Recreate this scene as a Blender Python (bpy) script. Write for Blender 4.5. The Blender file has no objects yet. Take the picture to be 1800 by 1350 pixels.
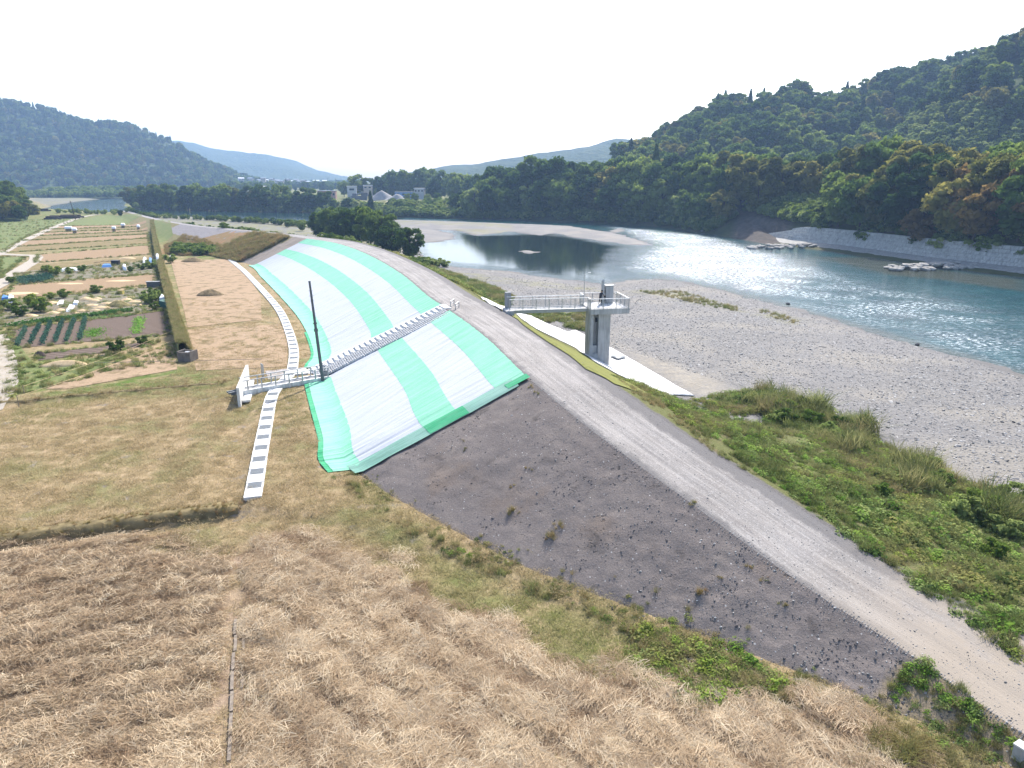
import bpy, bmesh, math, random
import numpy as np
from mathutils import Vector, Matrix, Euler
from mathutils.bvhtree import BVHTree
from mathutils.geometry import delaunay_2d_cdt

SC = bpy.context.scene
COL = SC.collection
R = math.radians
rng = np.random.default_rng(11)
random.seed(7)

# ------------------------------------------------------------------ camera, light, exposure
PITCH = R(16.2); CAM_H = 20.0; FPX = 1249.0
cd = bpy.data.cameras.new('camera'); cam = bpy.data.objects.new('camera', cd); COL.objects.link(cam)
cam.location = (0, 0, CAM_H); cam.rotation_euler = (R(90) - PITCH, 0, 0)
cd.sensor_width = 36; cd.lens = 36 * FPX / 1800; cd.clip_start = 0.5; cd.clip_end = 20000
SC.camera = cam

SUN_EL, SUN_AZ = R(47), R(19)          # azimuth clockwise from +Y
w = bpy.data.worlds.new('World'); SC.world = w; w.use_nodes = True
nt = w.node_tree; nt.nodes.clear()
sky = nt.nodes.new('ShaderNodeTexSky'); sky.sky_type = 'NISHITA'; sky.sun_disc = False
sky.sun_elevation = SUN_EL; sky.sun_rotation = SUN_AZ; sky.altitude = 200
sky.air_density = 1.0; sky.dust_density = 2.5; sky.ozone_density = 1.0
bg = nt.nodes.new('ShaderNodeBackground'); bg.inputs[1].default_value = 0.15
wo = nt.nodes.new('ShaderNodeOutputWorld')
nt.links.new(sky.outputs[0], bg.inputs[0]); nt.links.new(bg.outputs[0], wo.inputs[0])
sl = bpy.data.lights.new('sun', 'SUN'); sl.energy = 4.1; sl.angle = R(0.53); sl.color = (1.0, 0.95, 0.88)
so = bpy.data.objects.new('sun', sl); COL.objects.link(so)
sdir = Vector((math.sin(SUN_AZ) * math.cos(SUN_EL), math.cos(SUN_AZ) * math.cos(SUN_EL), math.sin(SUN_EL)))
so.rotation_euler = (-sdir).to_track_quat('-Z', 'Y').to_euler(); so.location = sdir * 300
SC.view_settings.view_transform = 'Standard'; SC.view_settings.look = 'None'
SC.view_settings.gamma = 1; SC.view_settings.use_curve_mapping = False
SC.view_settings.exposure = 1.02
SC.render.engine = 'CYCLES'
cy = SC.cycles
cy.use_denoising = True; cy.max_bounces = 6; cy.diffuse_bounces = 3; cy.glossy_bounces = 3; cy.transmission_bounces = 3
cy.transparent_max_bounces = 8; cy.volume_bounces = 1; cy.caustics_reflective = False; cy.caustics_refractive = False
cy.sample_clamp_indirect = 6

# ------------------------------------------------------------------ helpers
def ray(px, py):
    u = (px - 900) / FPX; v = (675 - py) / FPX
    c, s = math.cos(PITCH), math.sin(PITCH)
    return Vector((u, c + v * s, -s + v * c))
def at(px, py, z=0.0):
    d = ray(px, py); return Vector((0, 0, CAM_H)) + d * ((z - CAM_H) / d.z)
def aty(px, py, Y):
    d = ray(px, py); return Vector((0, 0, CAM_H)) + d * (Y / d.y)
def pl(pts, z=0.0):
    return np.array([[*at(*p, z).xy] for p in pts])

def _h(ix, iy, seed):
    n = (ix.astype(np.int64) * 374761393 + iy.astype(np.int64) * 668265263 + seed * 974711) & 0x7fffffff
    n = ((n ^ (n >> 13)) * 1274126177) & 0x7fffffff
    return ((n ^ (n >> 16)) & 0xffff) / 65535.0
def vn(x, y, seed=0):
    x = np.asarray(x, float); y = np.asarray(y, float)
    ix, iy = np.floor(x), np.floor(y); fx, fy = x - ix, y - iy
    fx = fx * fx * (3 - 2 * fx); fy = fy * fy * (3 - 2 * fy)
    a, b, c, d = _h(ix, iy, seed), _h(ix + 1, iy, seed), _h(ix, iy + 1, seed), _h(ix + 1, iy + 1, seed)
    return (a * (1 - fx) + b * fx) * (1 - fy) + (c * (1 - fx) + d * fx) * fy
def fbm(x, y, seed=0, oc=4):
    s, a, t = 0, 1, 0
    for k in range(oc):
        s = s + a * vn(x * 2 ** k, y * 2 ** k, seed + k * 7); t += a; a *= .5
    return s / t - .5
def sdpoly(x, y, P):
    """signed distance to polygon P, positive inside"""
    x = np.asarray(x, float); y = np.asarray(y, float)
    d = np.full(x.shape, 1e18); ins = np.zeros(x.shape, bool)
    n = len(P)
    for i in range(n):
        ax, ay = P[i]; bx, by = P[(i + 1) % n]
        ex, ey = bx - ax, by - ay; L = ex * ex + ey * ey + 1e-12
        t = np.clip(((x - ax) * ex + (y - ay) * ey) / L, 0, 1)
        d = np.minimum(d, (x - ax - t * ex) ** 2 + (y - ay - t * ey) ** 2)
        if ay != by:
            ins ^= ((ay > y) != (by > y)) & (x < (bx - ax) * (y - ay) / (by - ay) + ax)
    d = np.sqrt(d)
    return np.where(ins, d, -d)
def sstep(a, b, x):
    t = np.clip((x - a) / (b - a), 0, 1); return t * t * (3 - 2 * t)
def catmull(P, sub):
    P = np.asarray(P, float); n = len(P); out = []
    for i in range(n - 1):
        p0, p1, p2, p3 = P[max(i - 1, 0)], P[i], P[i + 1], P[min(i + 2, n - 1)]
        for t in np.arange(sub) / sub:
            out.append(.5 * ((2 * p1) + (p2 - p0) * t + (2 * p0 - 5 * p1 + 4 * p2 - p3) * t * t + (3 * p1 - p0 - 3 * p2 + p3) * t ** 3))
    out.append(P[-1]); return np.array(out)

def tag(o, label=None, cat=None, group=None, kind=None):
    if label: o['label'] = label
    if cat: o['category'] = cat
    if group: o['group'] = group
    if kind: o['kind'] = kind
    return o
def empty(name, loc, rz=0.0, label=None, cat=None, group=None):
    o = bpy.data.objects.new(name, None); COL.objects.link(o); o.empty_display_size = .2
    o.location = loc; o.rotation_euler = (0, 0, rz); return tag(o, label, cat, group)
def link(name, me, parent=None, loc=None, rot=None, scale=None):
    o = bpy.data.objects.new(name, me); COL.objects.link(o)
    if parent: o.parent = parent
    if loc is not None: o.location = loc
    if rot is not None: o.rotation_euler = rot
    if scale is not None: o.scale = scale
    return o
def np_mesh(name, verts, faces, mat=None, smooth=False, uv=None, attrs=None):
    """fast mesh from arrays: faces (n,4) or (n,3)"""
    verts = np.asarray(verts, np.float32); faces = np.asarray(faces, np.int32)
    me = bpy.data.meshes.new(name); k = faces.shape[1]
    me.vertices.add(len(verts)); me.vertices.foreach_set('co', verts.ravel())
    me.loops.add(faces.size); me.loops.foreach_set('vertex_index', faces.ravel())
    me.polygons.add(len(faces)); me.polygons.foreach_set('loop_start', np.arange(0, faces.size, k, dtype=np.int32))
    me.polygons.foreach_set('loop_total', np.full(len(faces), k, np.int32))
    if smooth: me.polygons.foreach_set('use_smooth', np.ones(len(faces), bool))
    if uv is not None:
        l = me.uv_layers.new(name='UVMap'); l.data.foreach_set('uv', np.asarray(uv, np.float32)[faces.ravel()].ravel())
    for a, v in (attrs or {}).items():
        t = me.attributes.new(a, 'FLOAT', 'POINT'); t.data.foreach_set('value', np.asarray(v, np.float32))
    me.update(calc_edges=True)
    if mat: me.materials.append(mat)
    return me
def grid_faces(n, m):
    i = np.arange(n - 1)[:, None] * m + np.arange(m - 1)[None, :]
    return np.stack([i, i + 1, i + m + 1, i + m], -1).reshape(-1, 4)

class MB:
    """collects shapes into one mesh"""
    def __init__(s): s.v = []; s.f = []
    def add(s, vs, fs):
        o = len(s.v); s.v += [tuple(v) for v in vs]; s.f += [[i + o for i in f] for f in fs]; return s
    def box(s, c, d, rz=0.0, taper=1.0, M=None):
        cx, cy_, cz = c; dx, dy, dz = d[0] / 2, d[1] / 2, d[2] / 2; C_, S_ = math.cos(rz), math.sin(rz); vs = []
        for z, k in ((-dz, 1.0), (dz, taper)):
            for x, y in ((-dx, -dy), (dx, -dy), (dx, dy), (-dx, dy)):
                x *= k; y *= k; vs.append(Vector((cx + x * C_ - y * S_, cy_ + x * S_ + y * C_, cz + z)))
        if M is not None: vs = [M @ v for v in vs]
        return s.add(vs, [(3, 2, 1, 0), (4, 5, 6, 7), (0, 1, 5, 4), (1, 2, 6, 5), (2, 3, 7, 6), (3, 0, 4, 7)])
    def tube(s, p, q, r0, r1=None, n=8):
        p, q = Vector(p), Vector(q); r1 = r0 if r1 is None else r1
        z = (q - p).normalized(); x = z.orthogonal().normalized(); y = z.cross(x); vs = []
        for c, r in ((p, r0), (q, r1)):
            for k in range(n):
                a = 2 * math.pi * k / n; vs.append(c + x * (r * math.cos(a)) + y * (r * math.sin(a)))
        return s.add(vs, [[k, (k + 1) % n, n + (k + 1) % n, n + k] for k in range(n)] + [list(range(n))[::-1], list(range(n, 2 * n))])
    def prism(s, pts, z0, z1):
        n = len(pts)
        return s.add([(p[0], p[1], z0) for p in pts] + [(p[0], p[1], z1) for p in pts],
                     [[k, (k + 1) % n, n + (k + 1) % n, n + k] for k in range(n)] + [list(range(n))[::-1], list(range(n, 2 * n))])
    def mesh(s, name, mat, smooth=False):
        me = bpy.data.meshes.new(name); me.from_pydata(s.v, [], s.f); me.materials.append(mat)
        if smooth: me.polygons.foreach_set('use_smooth', [True] * len(me.polygons))
        me.update(); return me
    def build(s, name, mat, parent=None, loc=None, rot=None, smooth=False, bevel=0):
        o = link(name, s.mesh(name, mat, smooth), parent, loc, rot)
        if bevel:
            b = o.modifiers.new('bevel', 'BEVEL'); b.width = bevel; b.segments = 1; b.limit_method = 'ANGLE'
        return o

# ------------------------------------------------------------------ material helpers
class NT:
    def __init__(s, name):
        s.m = bpy.data.materials.new(name); s.m.use_nodes = True; s.t = s.m.node_tree; s.t.nodes.clear()
        s.out = s.t.nodes.new('ShaderNodeOutputMaterial')
    def n(s, ty, **kw):
        nd = s.t.nodes.new('ShaderNode' + ty)
        for k, v in kw.items(): setattr(nd, k, v)
        return nd
    def l(s, a, b): s.t.links.new(a, b)
    def set(s, sock, v):
        if hasattr(v, 'is_output'): s.l(v, sock)
        elif v is not None:
            if isinstance(v, (tuple, list)) and len(v) == 3 and sock.type == 'RGBA': v = (*v, 1)
            sock.default_value = v
    def coord(s, kind='Object', scale=(1, 1, 1), rot=(0, 0, 0)):
        tc = s.n('TexCoord'); mp = s.n('Mapping'); s.l(tc.outputs[kind], mp.inputs[0])
        mp.inputs['Scale'].default_value = scale; mp.inputs['Rotation'].default_value = rot
        return mp.outputs[0]
    def noise(s, vec, scale, detail=4, rough=.55, dist=0):
        nd = s.n('TexNoise'); s.l(vec, nd.inputs['Vector']); nd.inputs['Scale'].default_value = scale
        nd.inputs['Detail'].default_value = detail; nd.inputs['Roughness'].default_value = rough; nd.inputs['Distortion'].default_value = dist
        return nd.outputs[0]
    def voro(s, vec, scale, feature='F1', out='Distance', rnd=1.0):
        nd = s.n('TexVoronoi', feature=feature); s.l(vec, nd.inputs['Vector']); nd.inputs['Scale'].default_value = scale
        nd.inputs['Randomness'].default_value = rnd
        return nd.outputs[out]
    def ramp(s, fac, stops):
        nd = s.n('ValToRGB'); s.l(fac, nd.inputs[0]); e = nd.color_ramp.elements
        while len(e) < len(stops): e.new(.5)
        for i, (p, c) in enumerate(stops):
            e[i].position = p; e[i].color = (*c, 1) if len(c) == 3 else c
        return nd.outputs[0]
    def mr(s, v, a, b, c=0.0, d=1.0, smooth=False):
        nd = s.n('MapRange', clamp=True)
        if smooth: nd.interpolation_type = 'SMOOTHSTEP'
        s.set(nd.inputs[0], v)
        for i, x in enumerate((a, b, c, d)): nd.inputs[i + 1].default_value = x
        return nd.outputs[0]
    def math(s, op, a, b=None, c=None):
        nd = s.n('Math', operation=op); s.set(nd.inputs[0], a)
        if b is not None: s.set(nd.inputs[1], b)
        if c is not None: s.set(nd.inputs[2], c)
        return nd.outputs[0]
    def mix(s, f, a, b, blend='MIX'):
        nd = s.n('Mix', data_type='RGBA', blend_type=blend); s.set(nd.inputs[0], f); s.set(nd.inputs[6], a); s.set(nd.inputs[7], b)
        return nd.outputs[2]
    def attr(s, name, inst=False):
        nd = s.n('Attribute', attribute_name=name)
        if inst: nd.attribute_type = 'INSTANCER'
        return nd.outputs['Fac']
    def bump(s, h, strength=.5, dist=.1):
        nd = s.n('Bump'); s.l(h, nd.inputs['Height']); nd.inputs['Strength'].default_value = strength; nd.inputs['Distance'].default_value = dist
        return nd.outputs[0]
    def pbr(s, col, rough=.85, normal=None, metal=0, spec=.3, **kw):
        p = s.n('BsdfPrincipled'); s.set(p.inputs['Base Color'], col); s.set(p.inputs['Roughness'], rough)
        p.inputs['Metallic'].default_value = metal; p.inputs['Specular IOR Level'].default_value = spec
        if normal is not None: s.l(normal, p.inputs['Normal'])
        for k, v in kw.items(): s.set(p.inputs[k], v)
        s.l(p.outputs[0], s.out.inputs[0]); return s.m
def simple(name, col, rough=.8, metal=0, var=.18, scale=3.0, spec=.3, bump=.0, bscale=20):
    t = NT(name); v = t.coord('Object')
    a = tuple(c * (1 - var) for c in col); b = tuple(min(1, c * (1 + var)) for c in col)
    c = t.ramp(t.noise(v, scale, 5), [(.3, a), (.7, b)])
    return t.pbr(c, rough, t.bump(t.noise(v, bscale, 3), bump, .02) if bump else None, metal, spec)
def leafmat(name, cols, trans=.35, tint=None, vscale=.35):
    """cols: dark, mid, light; tint: colour reached where the instance attribute 'tint' is 1"""
    t = NT(name); oi = t.n('ObjectInfo'); v = t.coord('Object')
    f = t.math('ADD', t.math('MULTIPLY', oi.outputs['Random'], .55), t.math('MULTIPLY', t.noise(v, vscale, 3), .65))
    c = t.ramp(f, [(.25, cols[0]), (.55, cols[1]), (.85, cols[2])])
    if tint: c = t.mix(t.attr('tint', True), c, tint)
    d = t.n('BsdfDiffuse'); t.set(d.inputs[0], c)
    tr = t.n('BsdfTranslucent'); t.set(tr.inputs[0], t.mix(.5, c, (.35, .45, .08), 'MULTIPLY') if False else c)
    m = t.n('MixShader'); m.inputs[0].default_value = trans; t.l(d.outputs[0], m.inputs[1]); t.l(tr.outputs[0], m.inputs[2])
    t.l(m.outputs[0], t.out.inputs[0]); return t.m

# ------------------------------------------------------------------ instancing (stuff only)
def scatter(name, pts, rot, scl, sources, kind='stuff', tint=None, seed=0, idx=None):
    """one stuff object: instances of the SOURCES meshes on points"""
    pts = np.asarray(pts, np.float32); n = len(pts)
    me = bpy.data.meshes.new(name); me.vertices.add(n); me.vertices.foreach_set('co', pts.ravel())
    a = me.attributes.new('rot', 'FLOAT_VECTOR', 'POINT'); a.data.foreach_set('vector', np.asarray(rot, np.float32).ravel())
    scl = np.asarray(scl, np.float32)
    if scl.ndim == 1: scl = np.stack([scl] * 3, -1)
    a = me.attributes.new('scl', 'FLOAT_VECTOR', 'POINT'); a.data.foreach_set('vector', scl.ravel())
    a = me.attributes.new('tint', 'FLOAT', 'POINT'); a.data.foreach_set('value', np.asarray(tint if tint is not None else np.zeros(n), np.float32))
    if idx is None: idx = np.random.default_rng(seed).integers(0, len(sources), n)
    a = me.attributes.new('pick', 'INT', 'POINT'); a.data.foreach_set('value', idx.astype(np.int32))
    ob = link(name, me); ob['kind'] = kind
    g = bpy.data.node_groups.new(name, 'GeometryNodeTree')
    g.interface.new_socket('Geometry', in_out='INPUT', socket_type='NodeSocketGeometry')
    g.interface.new_socket('Geometry', in_out='OUTPUT', socket_type='NodeSocketGeometry')
    N = g.nodes.new; gi, go = N('NodeGroupInput'), N('NodeGroupOutput')
    jn = N('GeometryNodeJoinGeometry'); ins = N('GeometryNodeInstanceOnPoints'); ins.inputs['Pick Instance'].default_value = True
    for s in sources:
        oi = N('GeometryNodeObjectInfo'); oi.transform_space = 'ORIGINAL'; oi.inputs['Object'].default_value = s
        oi.inputs['As Instance'].default_value = False
        gt = N('GeometryNodeGeometryToInstance'); g.links.new(oi.outputs['Geometry'], gt.inputs[0]); g.links.new(gt.outputs[0], jn.inputs[0])
    def na(nm, ty):
        k = N('GeometryNodeInputNamedAttribute'); k.data_type = ty; k.inputs[0].default_value = nm; return k.outputs[0]
    g.links.new(gi.outputs[0], ins.inputs['Points']); g.links.new(jn.outputs[0], ins.inputs['Instance'])
    g.links.new(na('pick', 'INT'), ins.inputs['Instance Index'])
    e2r = N('FunctionNodeEulerToRotation'); g.links.new(na('rot', 'FLOAT_VECTOR'), e2r.inputs[0])
    g.links.new(e2r.outputs[0], ins.inputs['Rotation']); g.links.new(na('scl', 'FLOAT_VECTOR'), ins.inputs['Scale'])
    g.links.new(ins.outputs[0], go.inputs[0])
    md = ob.modifiers.new('scatter', 'NODES'); md.node_group = g
    return ob
def src(name, me):
    return bpy.data.objects.new(name, me)      # data for scatter(), not linked to the scene
def in_poly_samples(P, dens):
    P = np.asarray(P); x0, y0 = P.min(0); x1, y1 = P.max(0); n = int((x1 - x0) * (y1 - y0) * dens)
    x = rng.uniform(x0, x1, n); y = rng.uniform(y0, y1, n); k = sdpoly(x, y, P) > 0
    return x[k], y[k]
# ------------------------------------------------------------------ terrain layout
WZ = -2.0                                   # water level
def v2(px, py, z): return tuple(at(px, py, z).xy)
# levee rows: L (land edge of crown), T (toe on the land side), distance to riverside toe
_L = [(21.5, 16.5, .45), (*v2(1800, 1290, .7), .7), (*v2(1600, 1150, 1.2), 1.2), (*v2(1400, 1020, 2.1), 2.1), (*v2(1215, 885, 3.4), 3.4),
      (*v2(1045, 760, 4.9), 4.9), (*v2(930, 665, 6), 6), (*v2(850, 590, 6), 6), (-7.5, 78.9, 6), (-10.2, 86.5, 6), (*v2(700, 478, 6), 6),
      (*v2(640, 445, 6), 6), (*v2(590, 428, 6), 6), (*v2(540, 420, 6), 6), (-66, 195, 5.6), (-88, 224, 4.6), (-118, 262, 3.6), (-165, 330, 2.4), (-230, 430, 1.2)]
_T = [(20.9, 15.8), (17.2, 19.9), v2(1500, 1250, 0), v2(1330, 1175, 0), v2(1130, 1100, -.1), (-1.3, 34.6), v2(602, 837, -.2), v2(577, 760, 0),
      (-21.4, 73.3), (-23.2, 82.5), v2(535, 565, 0), v2(500, 523, 0), v2(465, 488, 0), v2(440, 467, 0), (-78, 188), (-99, 216), (-127, 255), (-172, 325), (-235, 427)]
_GD = [24, 24, 24, 24, 24, 24, 17, 14, 14, 14, 14, 14, 14, 13, 12, 10, 9, 8, 6]
SUB = 40
L3 = catmull(_L, SUB); T2 = catmull(_T, SUB); GD = catmull([(g, 0) for g in _GD], SUB)[:, 0]
tan = np.gradient(L3[:, :2], axis=0); tan /= np.linalg.norm(tan, axis=1)[:, None]
nrm = np.stack([tan[:, 1], -tan[:, 0]], 1)          # to the river side
RW = 5.3
RWa = 5.3 - 2.5 * sstep(12.5 * SUB, 14.5 * SUB, np.arange(len(L3)))
R3 = np.c_[L3[:, :2] + nrm * RWa[:, None], L3[:, 2] + .02]
G2 = R3[:, :2] + nrm * GD[:, None]
C2 = (L3[:, :2] + R3[:, :2]) / 2
Tz = np.full(len(T2), -.40); Tz[:int(6.2 * SUB)] = -.48
arc = np.r_[0, np.cumsum(np.linalg.norm(np.diff(L3[:, :2], axis=0), axis=1))]

near = [(1800, 662), (1700, 630), (1600, 603), (1450, 558), (1350, 530), (1280, 513), (1230, 502), (1160, 490), (1100, 492), (1060, 500), (980, 490),
        (900, 478), (800, 470), (750, 460), (742, 440), (715, 425), (690, 412), (640, 402), (560, 394), (430, 386), (300, 379), (200, 375), (110, 372),
        (60, 368), (100, 360), (150, 352.5), (230, 345.5)]
far = [(250, 344), (228, 352), (222, 362), (250, 367), (380, 370), (480, 372), (560, 374), (640, 379), (690, 382), (830, 385), (1000, 390), (1150, 398),
       (1250, 412), (1300, 420), (1350, 429), (1440, 439), (1600, 463), (1800, 488)]
nearW, farW = pl(near, WZ), pl(far, WZ)
WATER = np.vstack([[(80, -300), (64, 50)], nearW, [(-560, 1150), (-540, 1200)], farW, [(142, 120), (170, -300)]])
FAR = np.vstack([farW, [(142, 120), (170, -300), (7000, -300), (7000, 7000), (-560, 7000)], [(-540, 1200)]])
RIV = np.vstack([C2[::20], [(-330, 520), (-700, 1000), (2500, 1000), (2500, -500), (30, -500)]])
ISL = [pl([(690, 386), (760, 388), (880, 392), (1000, 397), (1080, 409), (1120, 420), (1145, 431), (1100, 430), (1000, 416), (975, 410), (950, 414), (900, 407),
            (840, 414), (800, 405), (765, 404), (800, 413), (796, 420), (770, 425), (735, 428), (700, 420), (680, 400)], WZ),
       pl([(905, 441), (925, 440), (950, 443), (930, 446)], WZ), pl([(1068, 405), (1090, 401), (1100, 406), (1080, 409)], WZ),
       pl([(1120, 500), (1180, 492), (1215, 497), (1180, 503)], WZ)]
STEP_A = pl([(-700, 1010), (0, 945), (210, 915), (420, 890), (560, 900), (900, 1000), (1500, 1300), (1500, 6000), (-700, 6000)], 0)
STEP_B = pl([(-600, 760), (0, 708), (220, 688), (410, 672), (430, 668), (445, 700), (430, 900), (-200, 1000)], 0)

def ground(x, y):
    """height of the natural ground and the zone (0 field, 1 gravel side, 2 far bank)"""
    x = np.asarray(x, float); y = np.asarray(y, float)
    dw = -sdpoly(x, y, WATER)                       # + on land
    for p in ISL: dw = np.where(sdpoly(x, y, p) > -1e9, np.maximum(dw, sdpoly(x, y, p)), dw)
    riv = sdpoly(x, y, RIV); fr = sdpoly(x, y, FAR)
    n1, n2 = fbm(x / 9, y / 9, 3), fbm(x / 2.3, y / 2.3, 5)
    dwn = dw + 3.0 * n1 + 1.2 * n2
    grav = WZ + np.clip(dwn * .06, -1.5, 1.05) + .10 * n1 + .12 * n2
    da = sdpoly(x, y, STEP_A); db = sdpoly(x, y, STEP_B)
    field = .07 * n1 + .05 * n2 - .30 * sstep(-.5, .5, da + .5 * n2) - .28 * np.exp(-((da - .9 + .6 * n2) / .8) ** 2) * (x < -16.5) - .2 * np.exp(-((db - .9 + .6 * n2) / .8) ** 2)
    field = field - .18 * sstep(-.5, .5, db + .5 * n2)
    field = np.minimum(field, WZ + .02 + .35 * np.maximum(dw, 0) + np.minimum(dw, 0) * .1)
    # far bank
    right = sstep(-.055, .02, x / np.maximum(y, 1) + .0)
    top = 2.6 + 7.5 * right + 3 * n1
    slope = .16 + .42 * right
    fz = WZ + np.minimum(top - WZ, np.maximum(dw, 0) * slope) + np.minimum(dw, 0) * .1 + .5 * n1 * sstep(2, 10, dw)
    pxx = 900 + 1249 * x / np.maximum(y * .96, 1); wl = sstep(1310, 1390, pxx) * (y > 20) * sstep(90, 130, y) * (y < 330)
    fw = np.where(dw < 11.0, WZ + .10 * np.maximum(dw, -3) + .15 * n2, np.minimum(top, 3.2 + 3.4 * np.clip(dw - 12.6, -1.6, 0) + .5 * np.maximum(dw - 12.6, 0)))
    fz = fz * (1 - wl) + fw * wl
    fz = fz + .02 * np.clip(dw - 60, 0, 400) * right
    lev = sstep(-1.2, 1.2, riv)
    z = field * (1 - lev) + grav * lev
    z = np.where(fr > 0, fz, z)
    zone = np.where(fr > 0, 2, np.where(riv > 0, 1, 0))
    return z, zone, dw, riv, fr

def axis(segs):
    out = []
    for a, b, s in segs: out.append(np.arange(a, b, s))
    out.append([segs[-1][1]]); return np.concatenate(out)
GX = axis([(-3800, -1400, 300), (-1400, -500, 30), (-500, -130, 6), (-130, 100, .8), (100, 150, 1.4), (150, 420, 5), (420, 1200, 40), (1200, 3800, 300)])
GY = axis([(-300, 8, 22), (8, 300, .8), (300, 560, 3), (560, 1600, 13), (1600, 3900, 100)])
XX, YY = np.meshgrid(GX, GY)                     # rows y
gz, gzone, gdw, griv, gfr = ground(XX, YY)

# near straw field: windrows of cut grass
WL0, WL1 = np.array(v2(0, 1060, -.3)), np.array(v2(380, 1000, -.3))
dL = (WL1 - WL0) / np.linalg.norm(WL1 - WL0); qL = np.array((-dL[1], dL[0]))
WR0, WR1 = np.array(v2(610, 838, -.2)), np.array(v2(1500, 1250, 0))
dR = (WR1 - WR0) / np.linalg.norm(WR1 - WR0); qR = np.array((-dR[1], dR[0]))
FUR0, FUR1 = np.array(v2(424, 890, -.2)), np.array(v2(400, 1345, -.2))
def fur_side(x, y):                              # + to the right of the furrow
    d = (FUR1 - FUR0) / np.linalg.norm(FUR1 - FUR0)
    return -((x - FUR0[0]) * d[1] - (y - FUR0[1]) * d[0]) * -1
SL = pl([(-500, 1080), (-100, 985), (0, 962), (200, 960), (330, 985), (420, 975), (408, 1350), (395, 1800), (-500, 1800)], -.3)
SR = pl([(420, 985), (500, 955), (620, 990), (740, 1070), (880, 1120), (1010, 1190), (1130, 1235), (1300, 1240), (1480, 1262), (1500, 1350), (1500, 1800), (395, 1800), (408, 1350)], -.3)
def straw(x, y):
    """(cover 0..1, windrow 0..1, heading)"""
    x = np.asarray(x, float); y = np.asarray(y, float)
    a, b = sdpoly(x, y, SL), sdpoly(x, y, SR); nz = fbm(x / 3, y / 3, 21)
    s = fur_side(x, y)
    cov = sstep(-2.2, 1.6, np.maximum(a, b) + 4.5 * nz)
    ql = (x - WL0[0]) * qL[0] + (y - WL0[1]) * qL[1] + 1.3 * fbm(x / 5, y / 5, 31)
    qr = (x - WR0[0]) * qR[0] + (y - WR0[1]) * qR[1] + 1.6 * fbm(x / 4.5, y / 4.5, 33)
    left = a > b
    wv = np.where(left, .5 + .5 * np.cos(2 * np.pi * ql / 1.75), .5 + .5 * np.cos(2 * np.pi * qr / 2.1))
    wv = np.clip(wv + 1.0 * fbm(x / 1.7, y / 1.7, 35), 0, 1)
    head = np.where(left, math.atan2(dL[1], dL[0]), math.atan2(dR[1], dR[0]) + 2.2) 
    return cov, wv, head
nearm = (YY > 8) & (YY < 70) & (XX > -60) & (XX < 30) & (gzone == 0)
cov = np.zeros(XX.shape); wv = np.zeros(XX.shape)
cov[nearm], wv[nearm], _ = straw(XX[nearm], YY[nearm])
gz = gz + .09 * cov * wv
LUSH = pl([(0, 570), (60, 660), (0, 700), (300, 690), (420, 668), (320, 640), (330, 400), (440, 395), (440, 452), (300, 462), (330, 640), (200, 640), (0, 620)], 0)

def mat_field():
    t = NT('field'); v = t.coord('Object')
    n0 = t.noise(v, .22, 5, .6); n1 = t.noise(v, 1.4, 5, .65); n2 = t.noise(v, 9, 4, .7); n3 = t.noise(t.coord('Object', (1, .35, 1)), 22, 3, .7)
    base = t.ramp(n1, [(.30, (.19, .145, .075)), (.5, (.285, .215, .12)), (.7, (.38, .285, .18))])
    green = t.ramp(n2, [(.3, (.085, .105, .030)), (.7, (.15, .165, .055))])
    c = t.mix(t.mr(n0, .46, .64, 0, .6, True), base, green)
    soil = t.ramp(n2, [(.3, (.17, .145, .125)), (.7, (.28, .245, .215))])
    c = t.mix(t.mr(t.noise(v, .55, 4, .6), .60, .70, 0, .85, True), c, soil)
    brown = t.ramp(n2, [(.3, (.21, .15, .105)), (.7, (.36, .27, .19))])
    c = t.mix(t.attr('straw'), c, brown)
    fresh = t.ramp(n1, [(.3, (.060, .105, .018)), (.7, (.115, .165, .032))])
    c = t.mix(t.math('MULTIPLY', t.attr('lush'), t.mr(t.noise(v, .4, 4), .35, .6)), c, fresh)
    c = t.mix(t.mr(n3, .25, .75, 0, .45), c, (.05, .04, .02), 'MULTIPLY') if False else c
    d = t.mix(1.0, c, t.ramp(n3, [(.3, (.62, .62, .62)), (.7, (1.25, 1.25, 1.25))]), 'MULTIPLY')
    h = t.math('ADD', t.math('MULTIPLY', n2, .6), t.math('MULTIPLY', n3, .5))
    return t.pbr(d, .95, t.bump(h, .8, .08), spec=.1)
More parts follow.
